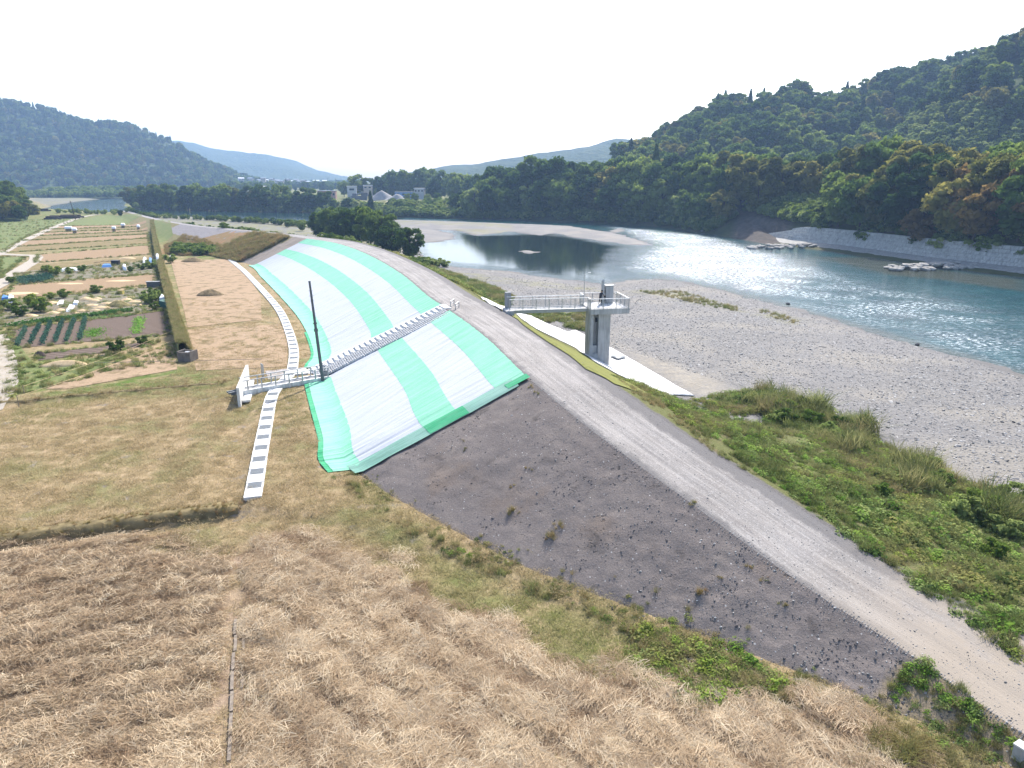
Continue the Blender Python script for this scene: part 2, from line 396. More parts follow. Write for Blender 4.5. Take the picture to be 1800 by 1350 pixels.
def mat_gravel():
    t = NT('gravel'); v = t.coord('Object')
    vo = t.voro(v, 3.2, 'F1', 'Color'); vd = t.voro(v, 3.2, 'F1', 'Distance'); vs = t.voro(v, 8.5, 'F1', 'Color')
    sep = t.n('SeparateColor'); t.l(vo, sep.inputs[0]); sp2 = t.n('SeparateColor'); t.l(vs, sp2.inputs[0])
    st = t.ramp(sep.outputs[0], [(0, (.075, .073, .074)), (.5, (.125, .12, .116)), (1, (.195, .185, .175))])
    st2 = t.ramp(sp2.outputs[0], [(0, (.085, .082, .08)), (1, (.175, .166, .156))])
    c = t.mix(.5, st, st2)
    c = t.mix(t.mr(t.noise(v, .09, 4), .45, .62, 0, .45, True), c, (.23, .205, .165))
    n = t.noise(v, .35, 5, .65)
    g = t.ramp(t.noise(v, 5, 3), [(.3, (.10, .105, .035)), (.7, (.20, .18, .08))])
    c = t.mix(t.math('MULTIPLY', t.attr('veg'), t.mr(n, .42, .56, 0, .9)), c, g)
    c = t.mix(t.math('MULTIPLY', t.attr('sand'), t.mr(t.noise(v, 1.2, 4, .7), .35, .6, .25, .9)), c, t.ramp(n, [(.3, (.20, .175, .135)), (.7, (.28, .25, .20))]))
    c = t.mix(t.math('MULTIPLY', t.attr('wet'), .6), c, (.25, .25, .26), 'MULTIPLY')
    h = t.math('ADD', vd, t.math('MULTIPLY', t.noise(v, 6, 3), .5))
    c = t.mix(t.mr(t.noise(v, .05, 4), .42, .6, 0, .35, True), c, (.15, .145, .145))
    return t.pbr(c, .8, t.bump(h, .6, .10), spec=.25)
def mat_farbank():
    t = NT('far_bank'); v = t.coord('Object')
    n = t.noise(v, .12, 5, .6)
    c = t.ramp(n, [(.3, (.035, .045, .02)), (.55, (.06, .072, .028)), (.75, (.11, .095, .055))])
    e = t.ramp(t.noise(v, .5, 4), [(.3, (.058, .050, .043)), (.7, (.105, .09, .078))])
    c = t.mix(t.attr('bare'), c, e)
    c = t.mix(t.attr('farm'), c, t.ramp(n, [(.35, (.10, .115, .04)), (.6, (.17, .165, .065)), (.75, (.075, .10, .03))]))
    c = t.mix(t.attr('rock'), c, (.25, .235, .215))
    return t.pbr(c, .95, t.bump(t.noise(v, .8, 4), .6, .5), spec=.1)
M = {}
M['field'], M['gravel'], M['farbank'] = mat_field(), mat_gravel(), mat_farbank()

gv = np.stack([XX.ravel(), YY.ravel(), gz.ravel()], -1); gf = grid_faces(len(GY), len(GX))
fzone = gzone.ravel()[gf]; fz_ = np.where((fzone == 2).any(1), 2, np.where((fzone == 1).all(1), 1, 0))
xr, yr, dwr = XX.ravel(), YY.ravel(), gdw.ravel()
VEGP = [pl([(1100, 512), (1180, 508), (1300, 540), (1310, 548), (1200, 532)], -1.2), pl([(740, 472), (900, 488), (1030, 500), (1100, 520), (1000, 510), (880, 500)], -1.2),
        pl([(700, 388), (900, 398), (900, 404), (700, 396)], WZ), pl([(790, 404), (900, 405), (900, 412), (820, 411)], WZ), pl([(1340, 540), (1420, 560), (1400, 570), (1330, 555)], -1.2)]
veg = np.zeros(xr.shape)
for P in VEGP: veg = np.maximum(veg, sstep(-2.5, 2.5, sdpoly(xr, yr, P)))
veg = np.maximum(veg, 1.6 * sstep(175, 200, yr) * (xr < -22) * sstep(-.12, -.17, xr / yr) * (sdpoly(xr, yr, ISL[0]) < -4))
SAND = pl([(1075, 600), (1130, 615), (1200, 640), (1300, 690), (1220, 695)], -.8)
sand = sstep(-1.5, 1.5, sdpoly(xr, yr, SAND) + 2 * fbm(xr / 3, yr / 3, 44))
lush = sstep(-3, 3, sdpoly(xr, yr, LUSH)) + sstep(150, 260, yr) * (gzone.ravel() == 0)
GREENB = pl([(640, 850), (700, 905), (850, 985), (1130, 1100), (1300, 1180), (1480, 1240), (1400, 1290), (1100, 1230), (880, 1110), (700, 1010), (600, 930)], -.2)
lush = np.clip(lush + .4 * sstep(-1, 1, sdpoly(xr, yr, GREENB)), 0, 1)
bare = sstep(-3, 3, sdpoly(xr, yr, pl([(1275, 420), (1290, 400), (1320, 378), (1400, 370), (1412, 398), (1385, 412), (1320, 422)], 1)))
rock = (sstep(-2, 2, sdpoly(xr, yr, pl([(60, 352), (130, 345), (235, 340), (235, 348), (150, 356), (100, 366), (60, 372)], WZ))))
farm = np.clip((1 - sstep(-.09, -.02, xr / np.maximum(yr, 1))) , 0, 1) * (1 - sstep(600, 800, yr) * sstep(-.33, -.40, xr / np.maximum(yr, 1)))
def submesh(name, z, mat, attrs, kind='structure'):
    f = gf[fz_ == z]; u, inv = np.unique(f, return_inverse=True)
    me = np_mesh(name, gv[u], inv.reshape(-1, 4), mat, True, attrs={k: a[u] for k, a in attrs.items()})
    o = link(name, me); o['kind'] = kind; return o
submesh('field', 0, M['field'], {'straw': cov.ravel(), 'lush': lush})
submesh('gravel_bank', 1, M['gravel'], {'veg': veg, 'sand': sand, 'wet': sstep(2.2, .2, dwr)})
submesh('far_bank', 2, M['farbank'], {'bare': bare, 'farm': farm, 'rock': rock})
BV = [BVHTree.FromPolygons(gv[:, :].tolist(), gf.tolist())]

# ------------------------------------------------------------------ levee
def mat_dark_slope():
    t = NT('dark_slope'); v = t.coord('Object'); uv = t.coord('UV')
    n = t.noise(v, .35, 5, .6); f = t.noise(v, 12, 5, .75); k = t.noise(v, 2.0, 6, .75)
    c = t.ramp(n, [(.3, (.158, .134, .122)), (.55, (.188, .160, .145)), (.75, (.215, .182, .158))])
    c = t.mix(1.0, c, t.ramp(f, [(.25, (.62, .62, .62)), (.75, (1.35, 1.35, 1.35))]), 'MULTIPLY')
    vo = t.n('TexVoronoi'); t.l(v, vo.inputs[0]); vo.inputs['Scale'].default_value = 4.2
    sep = t.n('SeparateColor'); t.l(vo.outputs['Color'], sep.inputs[0])
    spot = t.math('MULTIPLY', t.math('LESS_THAN', vo.outputs['Distance'], t.math('MULTIPLY', sep.outputs[1], .2)), t.math('GREATER_THAN', sep.outputs[0], .6))
    c = t.mix(spot, c, (.42, .40, .38))
    chips = t.math('MULTIPLY', t.mr(t.noise(v, 3.5, 3, .6), .60, .68), t.mr(t.noise(v, .33, 3), .50, .60))
    c = t.mix(t.math('MULTIPLY', chips, .75), c, (.035, .033, .034))
    c = t.mix(t.mr(t.noise(v, .16, 4), .56, .72, 0, .55, True), c, (.20, .145, .105))
    damp = t.math('MULTIPLY', t.mr(t.noise(v, .42, 4, .65, .6), .60, .70), t.mr(f, .3, .6, .4, 1))
    c = t.mix(t.math('MULTIPLY', damp, .7), c, (.055, .047, .043))
    c = t.mix(t.mr(t.noise(t.coord('UV', (.5, .12, 1)), 1.3, 4, .7), .54, .66, 0, .35), c, (.24, .205, .175))
    h = t.math('SUBTRACT', t.math('ADD', t.math('MULTIPLY', k, .8), t.math('MULTIPLY', f, .4)), t.math('MULTIPLY', chips, .7))
    sx = t.n('SeparateXYZ'); t.l(uv, sx.inputs[0])
    fl = t.math('ADD', sx.outputs[0], t.math('MULTIPLY', t.math('SUBTRACT', t.noise(v, .25, 4), .5), 8))
    e0 = t.math('ADD', sx.outputs[0], t.math('MULTIPLY', t.math('SUBTRACT', t.noise(v, .9, 5, .7), .5), 2.2))
    c = t.mix(t.mr(e0, float(arc[int(2.02 * SUB)]) + .3, float(arc[int(2.02 * SUB)]) - .3), c, t.ramp(f, [(.3, (.17, .135, .085)), (.7, (.30, .235, .16))]))
    soil = t.ramp(t.noise(t.coord('UV', (1.2, .15, 1)), 1.5, 4, .7), [(.3, (.20, .165, .135)), (.7, (.31, .26, .215))])
    gr = t.ramp(t.noise(v, 1.1, 5, .7), [(.25, (.075, .095, .03)), (.5, (.17, .15, .06)), (.75, (.25, .18, .09))])
    c = t.mix(t.math('GREATER_THAN', fl, float(arc[12 * SUB])), c, soil)
    c = t.mix(t.math('GREATER_THAN', fl, float(arc[13 * SUB]) + 9), c, gr)
    og = t.ramp(t.noise(v, 1.6, 5, .75), [(.3, (.16, .145, .145)), (.7, (.27, .25, .245))])
    c = t.mix(t.math('MULTIPLY', t.math('GREATER_THAN', t.math('ADD', sx.outputs[1], t.math('MULTIPLY', t.noise(v, .3, 3), 2)), 6.2), t.math('MULTIPLY', t.math('GREATER_THAN', fl, float(arc[int(14.35 * SUB)])), t.math('LESS_THAN', fl, float(arc[int(16.1 * SUB)])))), c, og)
    return t.pbr(c, .9, t.bump(h, .75, .09), spec=.2)
def mat_road():
    t = NT('road'); u = t.coord('UV'); v = t.coord('Object')
    streak = t.noise(t.coord('UV', (.12, 3.2, 1)), 1.0, 4, .6); g = t.noise(v, 18, 4, .75); n = t.noise(v, .3, 5, .6)
    c = t.ramp(n, [(.3, (.232, .217, .202)), (.7, (.305, .287, .27))])
    c = t.mix(1.0, c, t.ramp(streak, [(.3, (.72, .71, .72)), (.65, (1.12, 1.12, 1.12))]), 'MULTIPLY')
    c = t.mix(1.0, c, t.ramp(g, [(.25, (.62, .62, .62)), (.75, (1.32, 1.32, 1.32))]), 'MULTIPLY')
    vo = t.voro(v, 13, 'F1', 'Color'); sep = t.n('SeparateColor'); t.l(vo, sep.inputs[0])
    c = t.mix(t.math('MULTIPLY', t.math('GREATER_THAN', sep.outputs[1], .88), .35), c, (.42, .40, .38))
    sx = t.n('SeparateXYZ'); t.l(u, sx.inputs[0])
    edge = t.math('ADD', sx.outputs[1], t.math('MULTIPLY', t.math('SUBTRACT', t.noise(v, .9, 5, .7), .5), 1.3))
    sh = t.ramp(g, [(.3, (.105, .10, .10)), (.7, (.17, .16, .155))])
    c = t.mix(t.mr(edge, 4.15, 4.5, 0, .85), c, sh)
    c = t.mix(t.mr(edge, .55, .18, 0, .9), c, sh)
    c = t.mix(t.math('MULTIPLY', t.mr(sx.outputs[0], 16, 9), t.mr(n, .3, .5)), c, (.285, .245, .20))
    h = t.math('ADD', t.math('MULTIPLY', g, .5), t.math('MULTIPLY', streak, .8))
    return t.pbr(c, .92, t.bump(h, .7, .06), spec=.15)
def mat_riverslope():
    t = NT('riverside_slope'); v = t.coord('Object'); u = t.coord('UV')
    n = t.noise(v, .45, 5, .65); f = t.noise(v, 7, 4, .7)
    c = t.ramp(f, [(.3, (.085, .095, .035)), (.6, (.14, .145, .055)), (.8, (.22, .185, .095))])
    c = t.mix(t.mr(n, .50, .62, 0, .8, True), c, t.ramp(f, [(.3, (.12, .095, .055)), (.7, (.21, .17, .10))]))
    sx = t.n('SeparateXYZ'); t.l(u, sx.inputs[0])
    e = t.math('ADD', sx.outputs[1], t.math('MULTIPLY', t.math('SUBTRACT', t.noise(v, .8, 5, .7), .5), 1.4))
    sh = t.ramp(f, [(.3, (.10, .094, .092)), (.7, (.165, .155, .15))])
    c = t.mix(t.mr(e, .75, .35, 0, 1), c, sh)
    return t.pbr(c, .95, t.bump(f, .9, .12), spec=.1)
M['dark'], M['road'], M['rslope'] = mat_dark_slope(), mat_road(), mat_riverslope()
NR = len(L3)
def strip(name, A, B, k, mat, zf, vlen):
    s = np.linspace(0, 1, k)
    P = A[:, None, :] * (1 - s)[None, :, None] + B[:, None, :] * s[None, :, None]
    P[..., 2] += zf(P, s)
    uv = np.stack([np.repeat(arc[:, None], k, 1), (np.linalg.norm(B[:, :2] - A[:, :2], axis=1)[:, None] * s[None]) if vlen is None else np.repeat((s * vlen)[None], NR, 0)], -1)
    V = P.reshape(-1, 3); F = grid_faces(NR, k)
    o = link(name, np_mesh(name, V, F[:, ::-1], mat, True, uv.reshape(-1, 2))); o['kind'] = 'structure'
    BV.append(BVHTree.FromPolygons(V.tolist(), F.tolist())); return o
T3 = np.c_[T2, Tz]
def bump_dark(P, s):
    e = np.minimum(1, np.minimum(s, 1 - s) * 8)[None]
    return (.16 * fbm(P[..., 0] / 1.6, P[..., 1] / 1.6, 51) + .14 * fbm(P[..., 0] / .5, P[..., 1] / .5, 52)) * e
strip('levee_slope', T3, L3, 56, M['dark'], bump_dark, None)
def road_prof(P, s):
    u = s * RW
    rut = -.05 * (np.exp(-((u - 1.5) / .35) ** 2) + np.exp(-((u - 3.2) / .35) ** 2)); e = np.minimum(1, np.minimum(s, 1 - s) * 10)
    return (rut * e)[None] + .04 * fbm(P[..., 0] / 1.2, P[..., 1] / 1.2, 55) * e[None]
strip('levee_road', L3, R3, 22, M['road'], road_prof, RW)
G3 = np.c_[G2, np.full(NR, -1.5)]
def river_prof(P, s):
    b = 4 * s * (1 - s)
    return (-.25 * b)[None] + .5 * fbm(P[..., 0] / 4, P[..., 1] / 4, 57) * b[None]
strip('riverside_slope', R3, G3, 46, M['rslope'], river_prof, None)

def drop(x, y, z0=500.0):
    """highest terrain point below (x, y, z0)"""
    best = -1e9
    for b in BV:
        h = b.ray_cast(Vector((x, y, z0)), Vector((0, 0, -1)))[0]
        if h is not None and h.z > best: best = h.z
    return best
def onto(px, py):
    """terrain point seen at photo pixel"""
    d = ray(px, py).normalized(); best = None; bd = 1e9
    for b in BV:
        h, _n, _i, dist = b.ray_cast(Vector((0, 0, CAM_H)), d)
        if h is not None and dist < bd: bd, best = dist, h
    return best if best is not None else at(px, py, 0)
def dropmany(x, y): return np.array([drop(a, b) for a, b in zip(x, y)])

# ------------------------------------------------------------------ river water
def mat_water():
    t = NT('river_water'); v = t.coord('Object')
    calm = t.attr('calm'); foam_glint = t.attr('foam_glint'); shal = t.attr('shallow')
    vw = t.coord('Object', (.55, 1.0, 1), (0, 0, R(35)))
    w1 = t.noise(vw, .9, 3, .6, .4); w2 = t.noise(vw, 3.2, 3, .6); w3 = t.noise(v, .18, 2)
    h = t.math('ADD', t.math('MULTIPLY', w1, 1.2), t.math('MULTIPLY', w2, .42))
    glit = t.attr('glit'); amp = t.math('ADD', t.mr(calm, 0, 1, .42, .016), t.math('MULTIPLY', glit, .45))
    b = t.n('Bump'); t.l(t.math('MULTIPLY', h, amp), b.inputs['Height']); b.inputs['Strength'].default_value = 1; b.inputs['Distance'].default_value = .42
    deep = t.ramp(w3, [(.3, (.006, .046, .056)), (.7, (.015, .080, .088))])
    c = t.mix(t.math('MULTIPLY', shal, .8), t.mix(calm, deep, (.012, .022, .020)), (.075, .075, .05))
    fm = t.math('MULTIPLY', foam_glint, t.math('MULTIPLY', t.mr(t.math('ADD', t.noise(vw, 2.0, 5, .78), t.math('MULTIPLY', glit, .045)), .535, .595), t.math('MAXIMUM', t.mr(t.noise(v, .10, 3), .38, .58), t.math('MULTIPLY', glit, .6))))  # white flecks: rapids foam, plus sun glitter painted into the colour
    p = t.n('BsdfPrincipled'); t.l(c, p.inputs['Base Color']); p.inputs['Roughness'].default_value = .06
    p.inputs['IOR'].default_value = 1.333; t.l(b.outputs[0], p.inputs['Normal'])
    d = t.n('BsdfDiffuse'); d.inputs[0].default_value = (.75, .8, .82, 1)
    m = t.n('MixShader'); t.l(fm, m.inputs[0]); t.l(p.outputs[0], m.inputs[1]); t.l(d.outputs[0], m.inputs[2])
    t.l(m.outputs[0], t.out.inputs[0]); return t.m
M['water'] = mat_water()
wx = axis([(-620, -130, 7), (-130, 180, 1.3)]); wy = axis([(-300, 40, 12), (40, 330, 1.3), (330, 1210, 8)])
WX, WY = np.meshgrid(wx, wy); d_ = sdpoly(WX, WY, WATER)
keep = (d_ > -9).ravel()
POOL = pl([(700, 418), (790, 421), (800, 406), (850, 414), (960, 412), (1010, 419), (1080, 432), (1085, 465), (1070, 497), (980, 488), (900, 476), (750, 458)], WZ)
calm = sstep(-9, 6, sdpoly(WX, WY, POOL) + 5 * fbm(WX / 12, WY / 5, 61))
calm = np.maximum(calm, .55 * sstep(290, 330, WY) * (WX < -60))
RAP = pl([(1060, 395), (1250, 414), (1340, 440), (1500, 490), (1800, 560), (1800, 655), (1600, 595), (1350, 522), (1180, 485), (1090, 470), (1150, 432)], WZ)
foam_glint = sstep(-4, 8, sdpoly(WX, WY, RAP))
GLIT = pl([(1040, 393), (1250, 414), (1420, 450), (1400, 490), (1340, 515), (1180, 485), (1095, 478), (1090, 440), (1150, 434)], WZ)
glit = sstep(-8, 10, sdpoly(WX, WY, GLIT) + 6 * fbm(WX / 10, WY / 10, 64))
SHAL = pl([(1430, 452), (1540, 452), (1620, 470), (1800, 492), (1800, 512), (1640, 490), (1560, 483), (1500, 468)], WZ)
shal = np.maximum(sstep(-3, 3, sdpoly(WX, WY, SHAL)), .8 * sstep(3.5, .5, d_))
ff = grid_faces(len(wy), len(wx)); ff = ff[keep[ff].any(1)]; u, inv = np.unique(ff, return_inverse=True)
chop = (.05 * (1 - calm) * (fbm(WX / 3, WY / 3, 63, 2)))
wv_ = np.stack([WX, WY, WZ + chop], -1).reshape(-1, 3)
o = link('river', np_mesh('river', wv_[u], inv.reshape(-1, 4), M['water'], True, attrs={'calm': calm.ravel()[u], 'foam_glint': foam_glint.ravel()[u], 'glit': glit.ravel()[u], 'shallow': shal.ravel()[u]})); o['kind'] = 'structure'

# ------------------------------------------------------------------ hills
def mat_hill():
    t = NT('hillside'); v = t.coord('Object'); n = t.noise(v, .03, 6, .65)
    c = t.ramp(n, [(.3, (.030, .045, .018)), (.55, (.050, .070, .026)), (.75, (.085, .085, .035))])
    return t.pbr(c, .95, t.bump(t.voro(v, .09), 1.0, 6), spec=.05)
M['hill'] = mat_hill()
HB = []
def hill(name, prof, Yf, Yr, zf, n=120, m=40, back=1.6, lump=4.0, treeh=0, seed=0):
    """ridge seen at the given directions; foot at depth Yf, ridge at depth Yr"""
    xs = np.linspace(prof[0][0], prof[-1][0], n); ys = np.interp(xs, [p[0] for p in prof], [p[1] for p in prof])
    V = []
    for x, y in zip(xs, ys):
        t_ = (x - prof[0][0]) / (prof[-1][0] - prof[0][0])
        yr_ = Yr if np.isscalar(Yr) else np.interp(t_, [0, 1], Yr); yf_ = Yf if np.isscalar(Yf) else np.interp(t_, [0, 1], Yf)
        r = aty(x, y, yr_); rz = max(r.z - treeh, zf - 3); k = r.x / r.y
        for s in np.linspace(0, back, m):
            Y = yf_ + (yr_ - yf_) * s
            z = zf + (rz - zf) * (sstep(-.15, 1.0, s) * .6 + .4 * s - .02) if s <= 1 else rz - (s - 1) * (rz - zf) * 1.2
            V.append((k * Y, Y, z))
    V = np.array(V); e = np.clip((V[:, 2] - zf) / 15, 0, 1)
    V[:, 2] += lump * e * 2 * fbm(V[:, 0] / (lump * 9), V[:, 1] / (lump * 9), 70 + seed)
    F = grid_faces(n, m)
    o = link(name, np_mesh(name, V, F[:, ::-1], M['hill'], True)); o['kind'] = 'structure'
    b = BVHTree.FromPolygons(V.tolist(), F.tolist()); HB.append(b); return V, b
hillR2 = hill('hill', [(1085, 268), (1140, 252), (1200, 216), (1270, 178), (1330, 182), (1400, 153), (1440, 168), (1500, 155), (1560, 130), (1640, 108), (1720, 96), (1900, 70), (2200, 40)], 400, 600, 14, treeh=9, seed=1)
hillR1 = hill('hill', [(1440, 300), (1500, 262), (1560, 232), (1610, 190), (1660, 150), (1700, 122), (1750, 82), (1800, 62), (1900, 20), (2300, -60)], (365, 300), (470, 430), 14, treeh=8, seed=2)
hillL = hill('hill', [(-700, 90), (-300, 130), (0, 168), (60, 180), (150, 203), (230, 216), (300, 243), (360, 276), (420, 303), (450, 312), (500, 322)], (885, 1250), (1330, 1500), 4, n=170, m=46, treeh=9, lump=7, seed=3)
bench = hill('river_embankment', [(-60, 340), (60, 342), (90, 334.5), (150, 333), (240, 334), (300, 336), (420, 337)], 780, 900, -1, n=70, m=20, back=1.25, lump=1.0, seed=9)
hillN = hill('hill', [(-900, 150), (-300, 240), (-100, 280), (0, 305), (30, 330), (60, 372), (75, 392)], (250, 345), (360, 400), -.5, treeh=9, seed=4)
hill('mountain', [(120, 262), (310, 243), (340, 248), (400, 262), (450, 268), (520, 285), (560, 300), (600, 311), (640, 316)], 2200, 3200, 0, lump=16, seed=5)
hill('mountain', [(700, 308), (800, 292), (860, 282), (900, 278), (960, 268), (1030, 255), (1080, 244), (1150, 240), (1300, 230), (1500, 240)], 1100, 1800, 8, lump=9, seed=6)
# ------------------------------------------------------------------ vegetation meshes
M['leaf'] = leafmat('leaf', [(.044, .088, .020), (.112, .175, .036), (.225, .285, .062)], .5)
M['leaf_olive'] = leafmat('leaf_olive', [(.085, .102, .024), (.165, .172, .042), (.28, .255, .07)], .48)
M['leaf_rust'] = leafmat('leaf_rust', [(.12, .085, .030), (.20, .135, .045), (.28, .19, .065)], .42)
M['leaf_pale'] = leafmat('leaf_pale', [(.13, .18, .05), (.22, .285, .085), (.34, .39, .14)], .5)
M['leaf_dark'] = leafmat('leaf_dark', [(.030, .062, .020), (.062, .110, .030), (.12, .175, .045)], .45)
M['bark'] = simple('bark', (.075, .058, .045), .95, 0, .3, 6, .1, .6, 14)

def crown_mesh(name, mat, seed, h=12.0, r=4.6, lobes=16, leaves=4200, size=.62, base=.12, conif=False, shape=1.0):
    g = np.random.default_rng(seed); P = []; Nn = []
    if conif:
        n = leaves; t = g.beta(1.1, 1.6, n); ph = g.uniform(0, 2 * np.pi, n)
        tier = .75 + .25 * np.sin(t * 46 + 2 * np.sin(ph * 3)); rr = r * (1 - t) ** .85 * tier * np.sqrt(g.uniform(.25, 1, n)) + .1
        P = np.stack([rr * np.cos(ph), rr * np.sin(ph), h * (base + (1 - base) * t) - .25 * rr], -1)
        Nn = np.stack([np.cos(ph), np.sin(ph), np.full(n, .7)], -1) + g.normal(0, .5, (n, 3))
    else:
        per = leaves // lobes; pts = []; nn = []
        for i in range(lobes):
            u = (i + .5) / lobes; zc = base + (1 - base) * (.12 + .76 * u); ph = i * 2.4 + g.uniform(-.5, .5)
            prof = math.sin(math.pi * min(1, (.22 + .75 * (1 - u) ** shape)))
            rad = r * (.26 + .22 * g.random()) * (1.05 - .35 * u)
            rr = max(0, r * prof - rad * .7) * g.uniform(.75, 1.12)
            c = np.array([rr * math.cos(ph), rr * math.sin(ph), zc * h])
            d = g.normal(0, 1, (per, 3)); d /= np.linalg.norm(d, axis=1)[:, None]
            d[:, 2] = np.where(d[:, 2] < -.25, -d[:, 2] * .6, d[:, 2])
            rad3 = rad * np.array([1.08, 1.08, .82 * h / 12 * 1.0 if h > 9 else .8])
            q = g.uniform(.5, 1.28, per)[:, None] * (1 + .16 * np.sin(d[:, :1] * 7 + i) * np.cos(d[:, 1:2] * 6))
            pts.append(c + d * rad3 * q); nn.append(d + g.normal(0, .55, (per, 3)))
        P = np.concatenate(pts); Nn = np.concatenate(nn)
    n = len(P); Nn /= np.linalg.norm(Nn, axis=1)[:, None]
    a = np.cross(Nn, g.normal(0, 1, (n, 3))); a /= np.linalg.norm(a, axis=1)[:, None] + 1e-9; b = np.cross(Nn, a)
    s = size * g.uniform(.55, 1.35, n)[:, None]
    bend = Nn * s * .22
    V = np.stack([P - a * s, P - b * s * .6 + bend, P + a * s, P + b * s * .6 + bend], 1).reshape(-1, 3)
    V[:, 2] = np.maximum(V[:, 2], .05)
    return np_mesh(name, V, np.arange(n * 4).reshape(-1, 4), mat)
def trunk_mesh(name, h, r, seed, spread=3.0, limbs=6):
    g = random.Random(seed); m = MB(); m.tube((0, 0, -.12 * h), (0, 0, h * .35), r * 1.25, r, 8); m.tube((0, 0, h * .35), (g.uniform(-.3, .3), g.uniform(-.3, .3), h * .8), r, r * .3, 7)
    for i in range(limbs):
        a = i * 2.4 + g.random(); z = h * g.uniform(.22, .5)
        m.tube((0, 0, z), (math.cos(a) * spread * g.uniform(.6, 1), math.sin(a) * spread * g.uniform(.6, 1), z + h * g.uniform(.18, .35)), r * .5, r * .12, 5)
    return m.mesh(name, M['bark'])
CR = {'broad': [crown_mesh('broad_crown', M['leaf'], 100 + i, 12.5, 4.6 + .3 * (i % 3), 15 + i, 4400, .58, .06, shape=[.8, 1.0, 1.25, 1.5][i % 4]) for i in range(4)],
      'olive': [crown_mesh('olive_crown', M['leaf_olive'], 120 + i, 12, 4.8, 15 + 2 * i, 4200, .56, .08, shape=[.9, 1.3][i]) for i in range(2)],
      'rust': [crown_mesh('rust_crown', M['leaf_rust'], 130 + i, 10.5, 4.6, 14, 3600, .56, .10, shape=1.1) for i in range(2)],
      'pale': [crown_mesh('pale_crown', M['leaf_pale'], 140 + i, 11, 3.4, 14, 3600, .55, .05, shape=.9) for i in range(2)],
      'dark': [crown_mesh('dark_crown', M['leaf_dark'], 150 + i, 12.5, 5.0, 17, 4400, .6, .05, shape=[.9, 1.3][i]) for i in range(2)],
      'conifer': [crown_mesh('conifer_crown', M['leaf_dark'], 160, 15, 2.9, 0, 3200, .5, .08, True)],
      'near': [crown_mesh('near_crown', M['leaf'], 170 + i, 9, 4.0, 18, 7000, .34, .04, shape=1.1) for i in range(2)] +
              [crown_mesh('near_crown', M['leaf_dark'], 173, 8.4, 3.9, 17, 7000, .34, .04, shape=1.0)],
      'bush': [crown_mesh('bush_crown', M['leaf'], 180 + i, 2.2, 1.5, 9, 900, .22, .02, shape=1.0) for i in range(2)] +
              [crown_mesh('bush_crown', M['leaf_pale'], 182, 2.2, 1.5, 9, 900, .22, .02, shape=1.0)]}
TRK = [trunk_mesh('trunk', 12, .24, 5), trunk_mesh('trunk', 12, .2, 6), trunk_mesh('trunk', 9, .2, 7, 2.6)]
TRK.append(trunk_mesh('trunk', 1.5, .05, 8, .6, 5))
SCALE0 = {'broad': 1, 'olive': 1, 'rust': 1, 'pale': 1, 'dark': 1, 'conifer': 1, 'near': 1, 'bush': 1}
NTREE = [0]
def tree(kind, x, y, z, s, label, group, name=None, cat='tree', k=None, sz=1.0, trunk=True):
    nm = name or {'conifer': 'conifer_tree'}.get(kind, 'broadleaf_tree')
    e = empty(nm, (x, y, z), random.uniform(0, 6.28), label, cat, group)
    sx = s * random.uniform(.9, 1.12)
    e.scale = (sx, sx, s * sz)
    link('crown', CR[kind][random.randrange(len(CR[kind])) if k is None else k], e)
    if trunk: link('trunk', TRK[3 if kind == 'bush' else 2 if kind == 'near' else random.randrange(2)], e)
    NTREE[0] += 1; return e
def gz_at(x, y): return float(ground(np.array([x]), np.array([y]))[0][0])

# wood along the far bank
fl = np.vstack([farW[8:], [(142, 120), (160, 60)]]); seg = np.r_[0, np.cumsum(np.linalg.norm(np.diff(fl, axis=0), axis=1))]
def along(s):
    p = np.array([np.interp(s, seg, fl[:, 0]), np.interp(s, seg, fl[:, 1])]); q = np.array([np.interp(s + 2, seg, fl[:, 0]), np.interp(s + 2, seg, fl[:, 1])])
    d = (q - p) / np.linalg.norm(q - p); return p, np.array((-d[1], d[0]))
s_830, s_end = seg[1], seg[-2]
wood = []
for off, sp in ((6, 8.6), (15, 9.0), (26, 9.4), (37, 10)):
    s = s_830 + random.uniform(-2, 3)
    while s < s_end - 4:
        p, nn = along(s); o_ = off + random.uniform(-2.5, 2.5)
        px_ = 900 + 1249 * p[0] / (p[1] * .96)
        if 1270 < px_: o_ += 7 if px_ > 1400 else (11 if off < 20 else 6)
        q = p + nn * o_; wood.append((q[0], q[1], px_, off)); s += sp * random.uniform(.8, 1.2)
LAB = {'dark': ('dark shaded broadleaf tree in the wood on the far riverbank', 'dark trees of the far bank wood'),
       'broad': ('mid green broadleaf tree in the wood along the far riverbank', 'green trees of the far bank wood'),
       'olive': ('yellowish olive tree in the wood along the far riverbank', 'olive trees of the far bank wood'),
       'rust': ('brownish turning tree in the wood above the concrete revetment', 'rust brown trees of the far bank wood'),
       'pale': ('pale feathery tree in the wood along the far riverbank', 'pale trees of the far bank wood'),
       'conifer': ('dark pointed conifer rising from the far bank wood', 'conifers of the far bank wood')}
